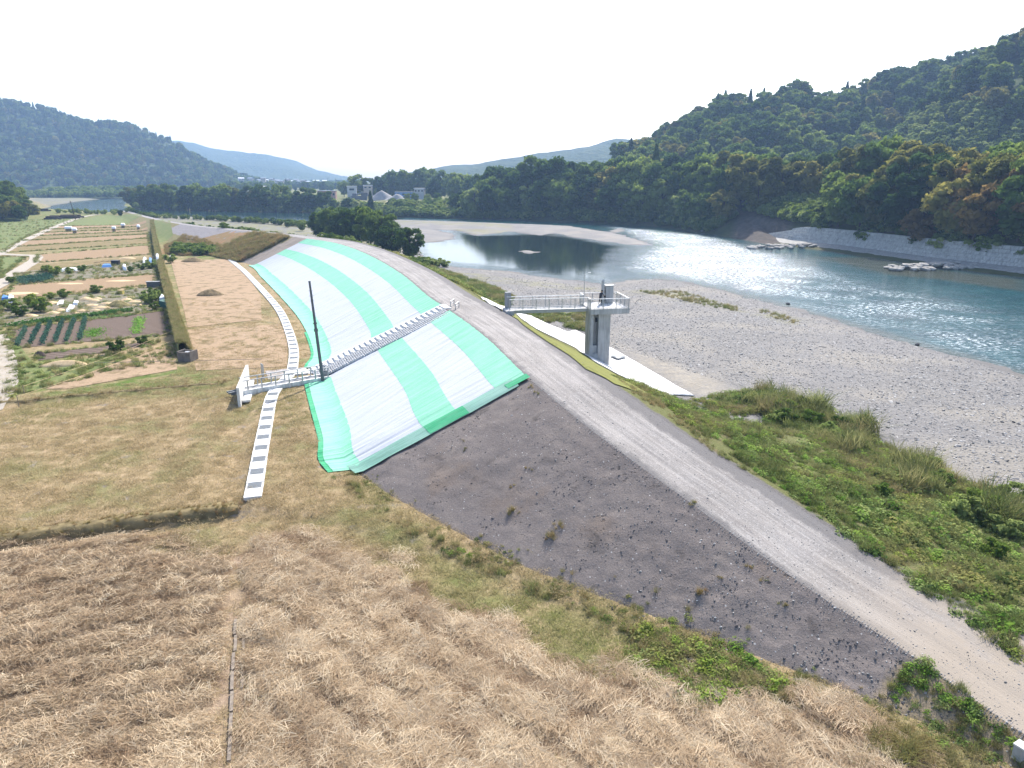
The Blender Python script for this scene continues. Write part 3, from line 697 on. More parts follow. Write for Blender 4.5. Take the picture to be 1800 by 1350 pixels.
for x, y, px_, off in wood:
    u = random.random()
    if 1285 < px_ < 1395 and off < 20: continue
    if px_ > 1560: kind = 'rust' if u < .33 else 'olive' if u < .6 else 'broad' if u < .85 else 'dark'
    elif px_ > 1230: kind = 'olive' if u < .42 else 'broad' if u < .8 else 'dark'
    elif px_ > 1000: kind = 'broad' if u < .55 else 'dark' if u < .85 else 'olive' if u < .93 else 'pale'
    else: kind = 'broad' if u < .5 else 'dark' if u < .75 else 'pale'
    if off > 20 and px_ < 1100 and u > .9: kind = 'conifer'
    s = random.uniform(1.2, 1.9) * (1.0 if off > 8 else .85)
    zone = 'beside the far gravel works' if px_ < 930 else 'across from the start of the gravel island' if px_ < 1050 else 'across from the tip of the gravel island' if px_ < 1150 else 'at the river bend before the earth scar' if px_ < 1270 else 'around the bare earth scar' if px_ < 1400 else 'above the upstream rock groyne' if px_ < 1520 else 'between the two rock groynes' if px_ < 1640 else 'above the downstream rock groyne' if px_ < 1760 else 'near the right frame edge'
    rw = 'waterside' if off < 8 else 'second row' if off < 18 else 'upper' if off < 28 else 'hindmost'
    kw = {'dark': 'dark broadleaf tree', 'broad': 'mid green broadleaf tree', 'olive': 'yellowish olive tree', 'rust': 'brownish turning tree', 'pale': 'pale feathery tree', 'conifer': 'dark pointed conifer'}[kind]
    tree(kind, x, y, gz_at(x, y) - .3, s, rw + ' ' + kw + ' ' + zone, LAB[kind][1])
# line of trees on the point across the river (left)
for px_ in np.arange(232, 580, 11):
    u = random.random(); py_ = np.interp(px_, [232, 250, 380, 560, 580], [363, 366.5, 369.5, 373, 374]) - random.uniform(.5, 2.5)
    p = at(px_, py_, -1.2); kind = 'broad' if u < .45 else 'dark' if u < .68 else 'pale' if px_ > 470 or u > .9 else 'olive'
    tree(kind, p.x, p.y, gz_at(p.x, p.y) - .3, random.uniform(.85, 1.35) * np.interp(px_, [232, 470, 580], [1.15, 1.12, .95]), {'broad': 'mid green', 'dark': 'dark green', 'pale': 'pale green', 'olive': 'olive'}[kind] + ' riverside tree ' + ('at the left tip of' if px_ < 300 else 'in the left half of' if px_ < 400 else 'in the right half of' if px_ < 500 else 'at the right end of') + ' the row across the water', 'trees on the point across the river')
# tall trees behind the gravel works
for px_, py_, Y, s in [(628, 344, 640, 1.5), (650, 347, 640, 1.35), (672, 346, 620, 1.35), (690, 344, 640, 1.7), (712, 346, 630, 1.75), (738, 346, 620, 1.85), (752, 347, 640, 2.0), (775, 350, 600, 1.8), (795, 352, 580, 1.6),
                       (815, 354, 560, 1.55), (832, 358, 520, 1.4), (850, 360, 500, 1.5), (872, 358, 520, 1.6), (765, 350, 560, 1.2), (800, 356, 540, 1.3), (605, 343, 700, 1.1)]:
    p = aty(px_, py_, Y)
    tree(random.choice(['broad', 'dark', 'dark', 'broad']), p.x, p.y, gz_at(p.x, p.y) - .5, s, 'tall dark tree ' + ('left of the white block' if px_ < 632 else 'just right of the white block' if px_ < 680 else 'behind the gravel heaps' if px_ < 725 else 'behind the stilt hut' if px_ < 770 else 'right of the stilt hut' if px_ < 820 else 'at the right end of the row') + ' of the gravel works', 'tall trees behind the gravel works', sz=1.1)
for px_, py_, Y, s, kd in [(716, 352, 520, .55, 'broad'), (730, 352, 520, .6, 'broad'), (752, 352, 510, .5, 'broad'), (770, 354, 505, .62, 'broad'), (600, 362, 470, .65, 'pale'), (612, 363, 460, .75, 'broad'), (625, 364, 455, .85, 'pale'), (640, 366, 440, .75, 'pale'),
                       (652, 364, 440, .95, 'conifer'), (585, 362, 470, .7, 'broad'), (575, 366, 460, .6, 'pale'), (800, 372, 425, .85, 'broad'), (822, 376, 415, 1.05, 'broad'), (838, 374, 420, .9, 'olive'), (812, 366, 440, .8, 'dark'), (698, 368, 435, .5, 'conifer')]:
    p = aty(px_, py_, Y)
    tree(kd, p.x, p.y, gz_at(p.x, p.y) - .2, s, ('slim dark conifer' if kd == 'conifer' else 'pale rounded tree' if kd == 'pale' else 'small bushy tree') + (' before the brick building' if px_ < 604 else ' below the white block' if px_ < 660 else ' before the gravel heaps' if px_ < 725 else ' before the stilt hut' if px_ < 790 else ' at the right end of the tan road'), 'small trees before the gravel works')
# clump of trees beside the levee road
for i, (px_, py_, s, lab) in enumerate([(562, 416, .78, 'leafmost bushy tree of the clump beside the levee road'), (585, 420, .9, ''), (608, 421, .98, ''), (632, 426, 1.0, ''), (652, 430, 1.0, ''), (672, 436, 1.0, ''), (596, 412, .9, ''), (640, 418, .95, ''), (690, 444, .72, ''),
                                        (722, 450, .72, '')]):
    p = at(px_, py_, -.6); L = 'bushy green tree in the clump between the levee road and the pool'
    if i == 9: L = 'rounded tree at the pool end of the clump, leaning over the water'
    if i == 0: L = 'bushy tree at the upstream end of the clump beside the levee road'
    tree('near', p.x, p.y, max(-1.4, gz_at(p.x, p.y)) - .2, s * 1.38, L, None if i in (0, 9) else 'trees in the clump by the levee road', k=i % 3)
for px_, py_, s in [(420, 388, .35), (531, 402, .42), (505, 396, .3), (212, 381, .4)]:
    p = at(px_, py_, 0); tree('near', p.x, p.y, drop(p.x, p.y) - .1, s, 'small shrub on the bank beside the levee path', 'shrubs on the upstream bank', 'shrub', 'shrub')
# near left hill: trees one can tell apart
V, b = hillN
for i in range(46):
    px_ = random.uniform(-20, 62); py_ = random.uniform(310 + px_ * .9, 388)
    d = ray(px_, py_).normalized(); h = b.ray_cast(Vector((0, 0, CAM_H)), d)[0]
    if h is None: continue
    kind = random.choice(['broad', 'dark', 'dark', 'olive'])
    tree(kind, h.x, h.y, h.z - .5, random.uniform(.55, .85), ('dark' if kind == 'dark' else 'olive' if kind == 'olive' else 'mid green') + ' tree on the ' + ('upper' if py_ < 335 else 'middle' if py_ < 362 else 'lower') + ' slope of the wooded spur at the left edge', 'trees on the left spur')

def forest(name, hb, dens, kinds, sc, zmin, seed, pred=None, back=True, tint=None, cap=20000):
    V, b = hb; g = np.random.default_rng(seed)
    x0, y0 = V[:, 0].min(), V[:, 1].min(); x1, y1 = V[:, 0].max(), V[:, 1].max()
    n = min(int((x1 - x0) * (y1 - y0) * dens), 90000)
    pts = []
    for x, y in zip(g.uniform(x0, x1, n), g.uniform(y0, y1, n)):
        k = 900 + 1249 * x / (y * .96 + 5)
        if k < -260 or k > 2060: continue
        h = b.ray_cast(Vector((x, y, 600)), Vector((0, 0, -1)))[0]
        if h is None or h.z < zmin: continue
        if pred is not None and not pred(x, y, h.z): continue
        pts.append((x, y, h.z - .6))
        if len(pts) >= cap: break
    pts = np.array(pts); n = len(pts)
    rot = np.zeros((n, 3)); rot[:, 2] = g.uniform(0, 6.28, n); s = g.uniform(*sc, n)
    S = np.stack([s * g.uniform(.9, 1.15, n), s * g.uniform(.9, 1.15, n), s], -1)
    srcs = [src(name + '_source', c) for k in kinds for c in CR[k]]
    return scatter(name, pts, rot, S, srcs, seed=seed)
BAMB = lambda x, y: 1530 < 900 + 1249 * x / (y * .96 + 5) < 1900
forest('forest', hillL, .013, ['broad', 'broad', 'dark', 'olive', 'conifer'], (.45, 1.05), 5, 1, lambda x, y, z: y < 1640)
forest('woodland', bench, .02, ['bush'], (1.6, 3.2), -2, 7, lambda x, y, z: y < 888 and y > 790)
forest('forest', hillR2, .0135, ['broad', 'broad', 'dark', 'olive', 'pale', 'conifer'], (.6, 1.45), 12, 2, lambda x, y, z: y < 680)
forest('forest', hillR1, .016, ['broad', 'dark', 'olive', 'pale'], (.6, 1.4), 12, 3, lambda x, y, z: not (BAMB(x, y) and z < 44 + 10 * math.sin(x / 9)))
forest('bamboo_thicket', hillR1, .075, ['pale'], (.5, .85), 14, 4, lambda x, y, z: BAMB(x, y) and z < 45 + 10 * math.sin(x / 9))
forest('forest', hillN, .016, ['broad', 'dark', 'olive'], (.55, .85), 1, 6, lambda x, y, z: 900 + 1249 * x / (y * .96 + 5) < -20 or y > 385)
# far valley trees, and the rest of the wood on the terrace
def stuff_trees(name, pts, sc, kinds, seed):
    g = np.random.default_rng(seed); pts = np.array(pts); n = len(pts)
    rot = np.zeros((n, 3)); rot[:, 2] = g.uniform(0, 6.28, n)
    return scatter(name, pts, rot, g.uniform(*sc, n), [src(name + '_source', c) for k in kinds for c in CR[k]], seed=seed)
P = []
for i in range(900):
    s = random.uniform(s_830 - 5, s_end + 60); p, nn = along(s); px_ = 900 + 1249 * p[0] / (p[1] * .96)
    q = p + nn * random.uniform(38 + (18 if px_ > 1270 else 0), 150); P.append((q[0], q[1], gz_at(*q) - .4))
stuff_trees('woodland', P, (.9, 1.5), ['broad', 'dark', 'broad', 'olive', 'pale'], 8)
P = []
for i in range(520):
    px_ = random.uniform(385, 640); Y = random.uniform(900, 2100); p = aty(px_, 320, Y); P.append((p.x, p.y, gz_at(p.x, p.y) - .5))
for i in range(120):
    px_ = random.uniform(640, 960); Y = random.uniform(640, 900); p = aty(px_, 320, Y); P.append((p.x, p.y, gz_at(p.x, p.y) - .5))
stuff_trees('woodland', P, (.55, 1.1), ['broad', 'dark', 'conifer'], 9)
# undergrowth: bushes along banks
P = []
for s in np.arange(s_830 - 60, s_end + 20, .9):
    p, nn = along(s); px_ = 900 + 1249 * p[0] / (p[1] * .96)
    for k in range(3):
        o_ = random.uniform(.5, 13) if px_ < 1255 else random.uniform(11.5 if px_ > 1380 else 15, 30)
        q = p + nn * o_; P.append((q[0], q[1], gz_at(*q) - .1))
for i in range(260):
    px_ = random.uniform(560, 800); p = at(px_, random.uniform(371, 379), -1); P.append((p.x, p.y, gz_at(p.x, p.y)))
for i in range(240):
    px_ = random.uniform(235, 575); p = at(px_, np.interp(px_, [232, 250, 380, 560, 580], [363, 366.5, 369.5, 373, 374]) - random.uniform(0, 1.5), -1.5); P.append((p.x, p.y, gz_at(p.x, p.y)))
stuff_trees('undergrowth', P, (.9, 2.1), ['bush'], 10)
P = []
for i in range(900):                                       # scrub between the old levee and the river
    k = random.randrange(int(12.2 * SUB), int(16.5 * SUB)); o_ = random.uniform(1.5, 26); q = R3[k, :2] + nrm[k] * o_
    if -sdpoly(np.array([q[0]]), np.array([q[1]]), WATER)[0] > 1.5: P.append((q[0], q[1], drop(*q) - .1))
stuff_trees('undergrowth', P, (.35, 1.0), ['bush'], 13)
P = []
for i in range(150):                                       # bushes along the near upstream shore
    px_ = random.uniform(100, 560); p = at(px_, np.interp(px_, [100, 200, 300, 430, 560], [376, 379, 382.5, 389, 399]) + random.uniform(-.6, 1.6), -.8); P.append((p.x, p.y, drop(p.x, p.y)))
stuff_trees('undergrowth', P, (.5, 1.3), ['bush'], 12)
# ------------------------------------------------------------------ netting mats on the levee slope
def mat_cloth(name, col, streak=.12, trans=.15):
    t = NT(name); uv = t.coord('UV'); v = t.coord('Object')
    s1 = t.noise(t.coord('UV', (1.6, .10, 1)), 2.2, 5, .7, .5); s2 = t.noise(v, .5, 4)
    lines = t.math('FRACT', t.math('MULTIPLY', t.math('ADD', t.n('SeparateXYZ').outputs[0], 0), 1.0)) if False else None
    sx = t.n('SeparateXYZ'); t.l(uv, sx.inputs[0])
    seam = t.mr(t.math('ABSOLUTE', t.math('SUBTRACT', t.math('FRACT', t.math('ADD', t.math('DIVIDE', sx.outputs[0], 1.02), t.math('MULTIPLY', t.noise(v, .8, 2), .12))), .5)), 0, .03, 1, 0)
    a = tuple(c * (1 - streak) for c in col); b = tuple(min(1, c * (1 + streak)) for c in col)
    c = t.ramp(s1, [(.3, a), (.65, b)])
    fold_shade = t.math('MULTIPLY', t.mr(t.noise(t.coord('UV', (2.6, .13, 1)), 1.7, 3, .6, .8), .60, .68), t.mr(t.noise(v, .28, 3), .42, .6))  # shade of the creases, painted into the cloth colour without relief
    c = t.mix(t.math('MULTIPLY', seam, .30), c, tuple(x * .55 for x in col)); c = t.mix(t.math('MULTIPLY', fold_shade, .30), c, tuple(x * .6 for x in col)); c = t.mix(t.math('MULTIPLY', t.mr(t.noise(v, 5, 4, .7), .62, .72), .35), c, tuple(min(1, x * 1.5 + .05) for x in col))
    c = t.mix(t.mr(s2, .35, .65, 0, .10), c, (.52, .55, .6))
    h = t.math('ADD', s1, t.math('MULTIPLY', t.noise(v, 3, 3), .3))
    return t.pbr(c, .8, t.bump(h, .55, .10), spec=.15)
M['net_white'] = mat_cloth('net_white', (.43, .45, .485))
M['net_green'] = mat_cloth('net_green', (.20, .50, .335))
M['net_dark'] = mat_cloth('net_dark', (.035, .30, .135), .3)
M['net_border'] = mat_cloth('net_border', (.17, .33, .26), .25)
Tc, Lc = T3.copy(), L3.copy(); Tc[:, 2] = np.maximum(Tc[:, 2], 0) 
def slopeP(i, v):
    """point on the land slope at row parameter i, v = 0 toe .. 1 crest (beyond: flat ground)"""
    k = np.clip(np.asarray(i) * SUB, 0, NR - 1.001); a = k.astype(int); f = (k - a)[..., None]
    Tt = T3[a] * (1 - f) + T3[a + 1] * f; Ll = L3[a] * (1 - f) + L3[a + 1] * f
    v = np.asarray(v)[..., None]; p = Tt + (Ll - Tt) * v
    p[..., 2] = np.where(v[..., 0] < 0, Tt[..., 2], p[..., 2])
    return p, np.interp(k, np.arange(NR), arc)
def net(name, i0, i1, v0, v1, mat, parent, lift=.09, wr=.065, du=.16, dv=.5, wob=0.0, label=None):
    n = max(4, int(abs(np.interp(i1 * SUB, np.arange(NR), arc) - np.interp(i0 * SUB, np.arange(NR), arc)) / du)); m = max(4, int((v1 - v0) * 13 / dv))
    I, V = np.meshgrid(np.linspace(i0, i1, n), np.linspace(v0, v1, m), indexing='ij')
    if wob: V = V + wob * (fbm(I * 3, V * 0, 90)) * 2
    p, u = slopeP(I, V)
    g = ground(p[..., 0], p[..., 1])[0]
    pz = np.where(V < .12, np.maximum(p[..., 2], g), p[..., 2])
    e = .10 * fbm(p[..., 0] / 1.6, p[..., 1] / 1.6, 51) * np.clip(np.minimum(V, 1 - V) * 8, 0, 1)
    p[..., 2] = pz + e + lift + wr * (.9 * vn(u * 1.5 + .25 * V * 13, V * 13 * .09, 92) + .8 * vn(u * 3.9, V * 13 * .16, 93) - .6)
    o = link(name, np_mesh(name, p.reshape(-1, 3), grid_faces(n, m)[:, ::-1], mat, True, np.stack([u, V * 13], -1).reshape(-1, 2)), parent)
    if label: o['label'] = label
    return o
c0 = slopeP(np.array([6.9]), np.array([0.]))[0][0]
for nm, i0, i1, lab in (('slope_netting', 6.03, 7.82, 'striped green and white netting on the slope on the near side of the stairs'), ('slope_netting', 8.13, 13.0, 'striped green and white netting on the curved slope beyond the stairs')):
    e = empty(nm, (0, 0, 0), 0, lab, 'slope netting')
    net('green_strip', i0, i1, -.035, .115, M['net_green'], e, .09, .10, label='green bottom strip lying partly on the field edge')
    net('white_strip', i0, i1, .11, .455, M['net_white'], e)
    net('green_strip', i0, i1, .45, .625, M['net_green'], e, .105, label='green middle strip')
    net('white_strip', i0, i1, .62, .845, M['net_white'], e)
    net('green_strip', i0, i1, .84, .995, M['net_green'], e, .105, label='green top strip beside the road')
    if i0 < 7:
        net('border_strip', i0 - .075, i0 + .065, .05, .93, M['net_border'], e, .125, .06, label='thin grey green border strip at the near end')
        net('dark_patch', i0 - .07, i0 + .06, .45, .66, M['net_dark'], e, .15, .05, label='doubled darker green patch where strips overlap')
        net('hem', i0 - .05, i0 + .03, .88, 1.0, M['net_dark'], e, .16, .05)
        net('hem', i0, i1, -.062, -.0345, M['net_dark'], e, .06, .10)
    else: net('hem', i0, i0 + 1.5, -.058, -.0345, M['net_dark'], e, .06, .10)

# ------------------------------------------------------------------ concrete
def mat_conc(name, col, var=.12):
    t = NT(name); v = t.coord('Object'); n = t.noise(v, .9, 5, .65); f = t.noise(v, 11, 4, .6)
    st = t.noise(t.coord('Object', (2.5, 2.5, .35)), 1.3, 4, .6)
    c = t.ramp(n, [(.3, tuple(x * (1 - var) for x in col)), (.7, tuple(min(1, x * (1 + var)) for x in col))])
    c = t.mix(1.0, c, t.ramp(st, [(.3, (.70, .70, .69)), (.6, (1.05, 1.05, 1.05))]), 'MULTIPLY')
    return t.pbr(c, .85, t.bump(f, .25, .02), spec=.25)
M['conc_white'] = mat_conc('pale_concrete', (.66, .655, .64), .08)
M['conc'] = mat_conc('concrete', (.40, .40, .395)); M['conc_block'] = mat_conc('block_concrete', (.50, .50, .50), .12)
M['conc_grey'] = mat_conc('grey_concrete', (.30, .305, .31))
M['conc_old'] = mat_conc('weathered_concrete', (.30, .29, .27), .25)
M['steel'] = simple('galvanised_steel', (.36, .37, .38), .45, .5, .12, 8, .5)
M['rail_white'] = simple('pale_rail', (.62, .63, .64), .45, .2, .08, 6, .5)
M['grate'] = simple('grate', (.22, .235, .245), .55, .3, .2, 30, .4)
M['black'] = simple('dark_recess', (.02, .02, .022), .8, 0, .2, 4)
M['teal'] = simple('dark_teal_paint', (.03, .075, .075), .5, 0, .2, 4)
M['pole'] = simple('pole_grey', (.105, .11, .118), .65, 0, .18, 5)
M['wood'] = simple('grey_board', (.22, .185, .15), .9, 0, .3, 5, .1, .5, 25)

# stairs with textured block facing beside them
T8, L8 = T3[8 * SUB].copy(), L3[8 * SUB].copy(); T8[2] = 0
dS = (L8 - T8)[:2]; runS = np.linalg.norm(dS); dS /= runS; sS = np.array((dS[1], -dS[0]))       # sS points to the near side
rzS = math.atan2(dS[1], dS[0])
st = empty('concrete_stairway', (T8[0], T8[1], 0), rzS, 'white concrete stairs climbing the netted slope to the levee road', 'stairway')
NST = 26; rise, tread = (L8[2] + .12) / NST, (runS + .3) / NST
me = MB()
for k in range(NST):
    m = MB(); x0 = k * tread - .5; z1 = (k + 1) * rise - .16
    m.box((x0 + tread / 2, .27, z1 - .35), (tread - .006, 1.7, .7))
    m.box((x0 + .05, .27, z1 - .005), (.10, 1.7, .03))
    m.build('step', M['conc_white'], st)
    me.box((x0 + tread * .5, .15 + .725 + .07, z1 - .28), (tread, .13, .95), 0)
for s, w_ in ((1, .34), (-1, .10)):
    m = MB(); y = .27 + s * (.85 + w_ / 2 + .004)
    a0, a1 = -.9, NST * tread - .45
    za = lambda x: (x + .5) / tread * rise - .06
    m.add([(a0, y - w_ / 2, za(a0) - .9), (a1, y - w_ / 2, za(a1) - .9), (a1, y - w_ / 2, za(a1)), (a0, y - w_ / 2, za(a0)),
           (a0, y + w_ / 2, za(a0) - .9), (a1, y + w_ / 2, za(a1) - .9), (a1, y + w_ / 2, za(a1)), (a0, y + w_ / 2, za(a0))],
          [(0, 1, 2, 3), (7, 6, 5, 4), (3, 2, 6, 7), (0, 4, 5, 1), (1, 5, 6, 2), (4, 0, 3, 7)])
    m.build('side_kerb', M['conc_white'], st)
m = MB(); m.box((NST * tread - .25, .2, L8[2] + .04), (.8, 2.3, .14)); m.build('top_landing', M['conc_white'], st)
m = MB(); m.box((-1.1, .25, .08), (1.3, 2.1, .22)); m.build('bottom_landing', M['conc_white'], st)
ang = math.atan2(L8[2], runS)
def block_me(seed):
    g = random.Random(seed); m = MB(); m.box((0, 0, -.06), (.90, 1.28, .10))
    for i in range(4):
        for j in range(4):
            a, b = -.34 + i * .225, -.48 + j * .32
            m.box((a + g.uniform(-.02, .02), b + g.uniform(-.02, .02), .0 + g.uniform(0, .03)), (.19 + g.uniform(-.03, .03), .26 + g.uniform(-.03, .03), .14), g.uniform(-.35, .35), .72)
    return m.mesh('facing_block', M['conc_block'])
BL = [block_me(i) for i in range(4)]
rv = empty('block_revetment', (T8[0], T8[1], 0), rzS, 'double row of textured concrete facing blocks beside the stairs', 'block facing')
nb = int((runS / math.cos(ang)) / .93)
for k in range(nb):
    for j in range(2):
        x = (k + .5) * .93 * math.cos(ang); z = (k + .5) * .93 * math.sin(ang)
        link('facing_block', BL[(k * 3 + j * 2) % 4], rv, (x, -1.37 - j * 1.32, z + .08), (0, -ang, 0))
# low guard rails at the stair head
for i, (t_, lab) in enumerate(((.4, 'low pipe barrier at the stair head, on the far side'), (-1.0, 'low pipe barrier at the stair head, on the near side'))):
    p = L8[:2] + dS * 1.0 - sS * t_ * 1.3; z = drop(*p)
    e = empty('pipe_barrier', (p[0], p[1], z), rzS + R(58), lab, 'barrier')
    for x in (-.8, .8): m = MB(); m.tube((x, 0, -.2), (x, 0, .7), .05); m.build('post', M['steel'], e)
    m = MB(); m.tube((-.8, 0, .7), (.8, 0, .7), .05); m.build('top_rail', M['rail_white'], e)
    m = MB(); m.tube((-.8, 0, .38), (.8, 0, .38), .035); m.build('mid_rail', M['steel'], e)

# drainage channel along the toe
cp = [at(*p, 0).xy for p in [(402, 455), (430, 478), (465, 515), (490, 545), (505, 575), (516, 612), (515, 645), (508, 662), (480, 695), (465, 760), (445, 873)]]
cc = catmull([tuple(p) for p in cp], 60); ca = np.r_[0, np.cumsum(np.linalg.norm(np.diff(cc, axis=0), axis=1))]
ch = empty('drainage_channel', (0, 0, 0), 0, 'white concrete drainage channel with grey gratings curving along the levee foot', 'drainage channel')
def on_channel(s):
    x, y = np.interp(s, ca, cc[:, 0]), np.interp(s, ca, cc[:, 1]); x2, y2 = np.interp(s + .3, ca, cc[:, 0]), np.interp(s + .3, ca, cc[:, 1])
    return x, y, math.atan2(y2 - y, x2 - x)
m = MB(); m.box((0, 0, -.08), (1.38, 1.12, .28)); slab = m.mesh('cover_slab', M['conc_white'])
m = MB(); m.box((0, 0, -.12), (.98, 1.12, .30)); gb = m.mesh('grating', M['conc_white'])
m = MB()
for k in range(9): m.box((-.40 + k * .1, 0, .045), (.055, .86, .03))
for s in (-1, 1): m.box((0, s * .44, .045), (.9, .04, .034))
gr_ = m.mesh('grate_bars', M['grate'])
m = MB(); m.box((0, 0, .031), (.92, .88, .004)); gd_ = m.mesh('grate_shadow', M['grate'])  # flat grey plate standing in for the shade between the bars
s = .5; k = 0; Lc_ = ca[-1]
while s < Lc_ - .5:
    isg = k % 2 == 1; ln = 1.0 if isg else 1.4
    x, y, a = on_channel(s + ln / 2); z = gz_at(x, y) + .10
    if isg:
        o_ = link('grate_frame', gb, ch, (x, y, z), (0, 0, a)); link('grating', gr_, o_); link('grating_shade', gd_, o_)
    else: link('cover_slab', slab, ch, (x, y, z), (0, 0, a))
    s += ln; k += 1

# ------------------------------------------------------------------ sluice culvert with railed walkway
A, B = at(424, 692, 0), at(578, 666, 0); dG = (B - A).xy; lG = dG.length; rzG = math.atan2(dG.y, dG.x); gA = gz_at(A.x, A.y)
sg = empty('sluice_culvert', (A.x, A.y, -.05), rzG, 'concrete sluice culvert with steel railings and a tall white headwall in the field', 'sluice')
m = MB()
for y in (-.62, .62): m.box((lG / 2, y, .22), (lG, .26, .60))
m.build('culvert_wall', M['conc_white'], sg)
m = MB(); m.box((lG / 2, 0, .18), (lG, .98, .5)); m.build('culvert_cover', M['conc_grey'], sg)
hn, hf = at(421, 714, -.2), at(437, 667, 0); inv = Matrix.Rotation(-rzG, 4, 'Z') @ Matrix.Translation((-A.x, -A.y, .05))
hn, hf = inv @ hn, inv @ hf; hd = (hf - hn).xy; hl = hd.length; hd = hd / hl; hp = Vector((hd.y, -hd.x)) * .12
hq = [hn.xy - hp, hn.xy + hp, hf.xy + hp, hf.xy - hp]
hw = MB(); hw.add([(q.x, q.y, -.4) for q in hq] + [(q.x, q.y, 1.6) for q in hq], [(3, 2, 1, 0), (4, 5, 6, 7), (0, 1, 5, 4), (1, 2, 6, 5), (2, 3, 7, 6), (3, 0, 4, 7)])
hw.build('headwall', M['conc_white'], sg)
m = MB(); ha = math.atan2(hd.y, hd.x); hc = hn.xy * .72 + hf.xy * .28; m.box((hc.x + .55, hc.y, .02), (hl * .4, .7, .2), ha); hc = hn.xy * .3 + hf.xy * .7; m.box((hc.x + .5, hc.y, .12), (hl * .3, .45, .36), ha); m.build('footing', M['conc_white'], sg)
for y in (-.66, .66):
    rl = MB(); rl.tube((.1, y, 1.45), (lG - .1, y, 1.45), .05); rb = rl.build('handrail', M['steel'], sg)
    for k in range(7):
        x = .5 + k * (lG - .8) / 6
        m = MB(); m.box((x, y, 1.0), (.10, .10, .95)); m.build('railing_post', M['steel'], sg)
m = MB(); m.tube((lG - .05, -.66, 1.45), (lG - .05, .66, 1.45), .035); m.build('end_rail', M['steel'], sg)
m = MB(); m.box((lG * .64, -.2, .44), (.85, .28, .04)); m.build('name_plate', M['black'], sg)  # dark name plate lying flat on the culvert cover
m = MB(); m.box((lG - .35, 0, .75), (.5, .55, .6)); m.tube((lG - .35, 0, 1.0), (lG - .35, 0, 1.5), .05); m.tube((lG - .62, .0, 1.35), (lG - .08, .0, 1.35), .03); m.build('gate_hoist', M['grate'], sg)
m = MB(); m.box((lG + .1, -.35, .12), (1.1, .8, .14)); m.build('gate_cover', M['teal'], sg)
for k in range(2):
    m = MB(); m.tube((-.2, -.35 + k * .55, .42), (-1.25, -.35 + k * .55, .38), .10); m.tube((-.4, -.35 + k * .55, .25), (-1.0, -.35 + k * .55, .22), .08); m.build('outlet_pipe', M['grate'], sg)
p = at(463, 668, 0); e = empty('gate_post_pair', (p.x, p.y, gz_at(p.x, p.y)), rzG, 'pair of short steel posts with a crossbar beside the sluice walkway', 'posts')
for y in (-.25, .25): m = MB(); m.box((0, y, .8), (.09, .12, 1.8)); m.build('post', M['steel'], e)
m = MB(); m.box((0, 0, 1.66), (.06, .6, .06)); m.build('crossbar', M['steel'], e)
p0, p1 = at(462, 655, 0), at(400, 657, 0); tag(MB().tube((p0.x, p0.y, 1.5), (p1.x - 14, p1.y, 1.2), .018).build('wire', M['pole']), 'thin wire running left from the steel posts over the field', 'wire')
P_ = [at(*q, 0).xy for q in [(472, 668), (466, 653), (512, 648), (513, 664)]]
m = MB(); m.prism([(q.x, q.y) for q in P_], -.2, .06); m.build('gravel_pad', simple('gravel_pad', (.30, .275, .26), .95, 0, .3, 6))['kind'] = 'structure'
p = at(541, 667, 0); mh = empty('manhole', (p.x, p.y, gz_at(p.x, p.y)), 0, 'round white rimmed manhole between the channel and the pole', 'manhole')
m = MB()
ring = [(math.cos(a) * r, math.sin(a) * r, z) for a in np.linspace(0, 2 * math.pi, 24, endpoint=False) for r, z in ((.75, 0), (.75, .2), (.52, .2), (.52, .05))]
m.add(ring, [[k * 4 + j, ((k + 1) % 24) * 4 + j, ((k + 1) % 24) * 4 + j + 1, k * 4 + j + 1] for k in range(24) for j in range(3)]); m.build('rim', M['conc_white'], mh)
m = MB(); m.tube((0, 0, -.1), (0, 0, .12), .53, None, 24); m.build('lid', M['conc_old'], mh)

# utility pole
p = at(568, 672, 0); up = empty('utility_pole', (p.x, p.y, -.05), 0, 'dark grey slim utility pole standing at the end of the sluice walkway', 'pole')
up.rotation_euler = (0, R(-3.2), 0)
m = MB(); m.tube((0, 0, -.5), (0, 0, 5.6), .17, .145, 12); m.build('lower_shaft', M['pole'], up)
m = MB(); m.tube((0, 0, 5.55), (0, 0, 10.3), .135, .10, 12); m.build('upper_shaft', M['pole'], up)
m = MB(); m.tube((0, 0, 5.35), (0, 0, 5.6), .20, .20, 12); m.tube((0, 0, 6.1), (0, 0, 6.22), .19, .19, 12); m.build('collar', M['pole'], up)
for z in (8.4, 8.9, 9.4): m = MB(); m.tube((-.22, 0, z), (.22, 0, z), .02, None, 5); m.build('step_bolt', M['steel'], up)
m = MB(); m.tube((0, 0, 10.28), (0, 0, 10.36), .13, .11, 12); m.build('pole_cap', M['pole'], up)
m = MB(); m.box((-.18, 0, 1.3), (.06, .16, .34)); m.build('number_plate', M['steel'], up)

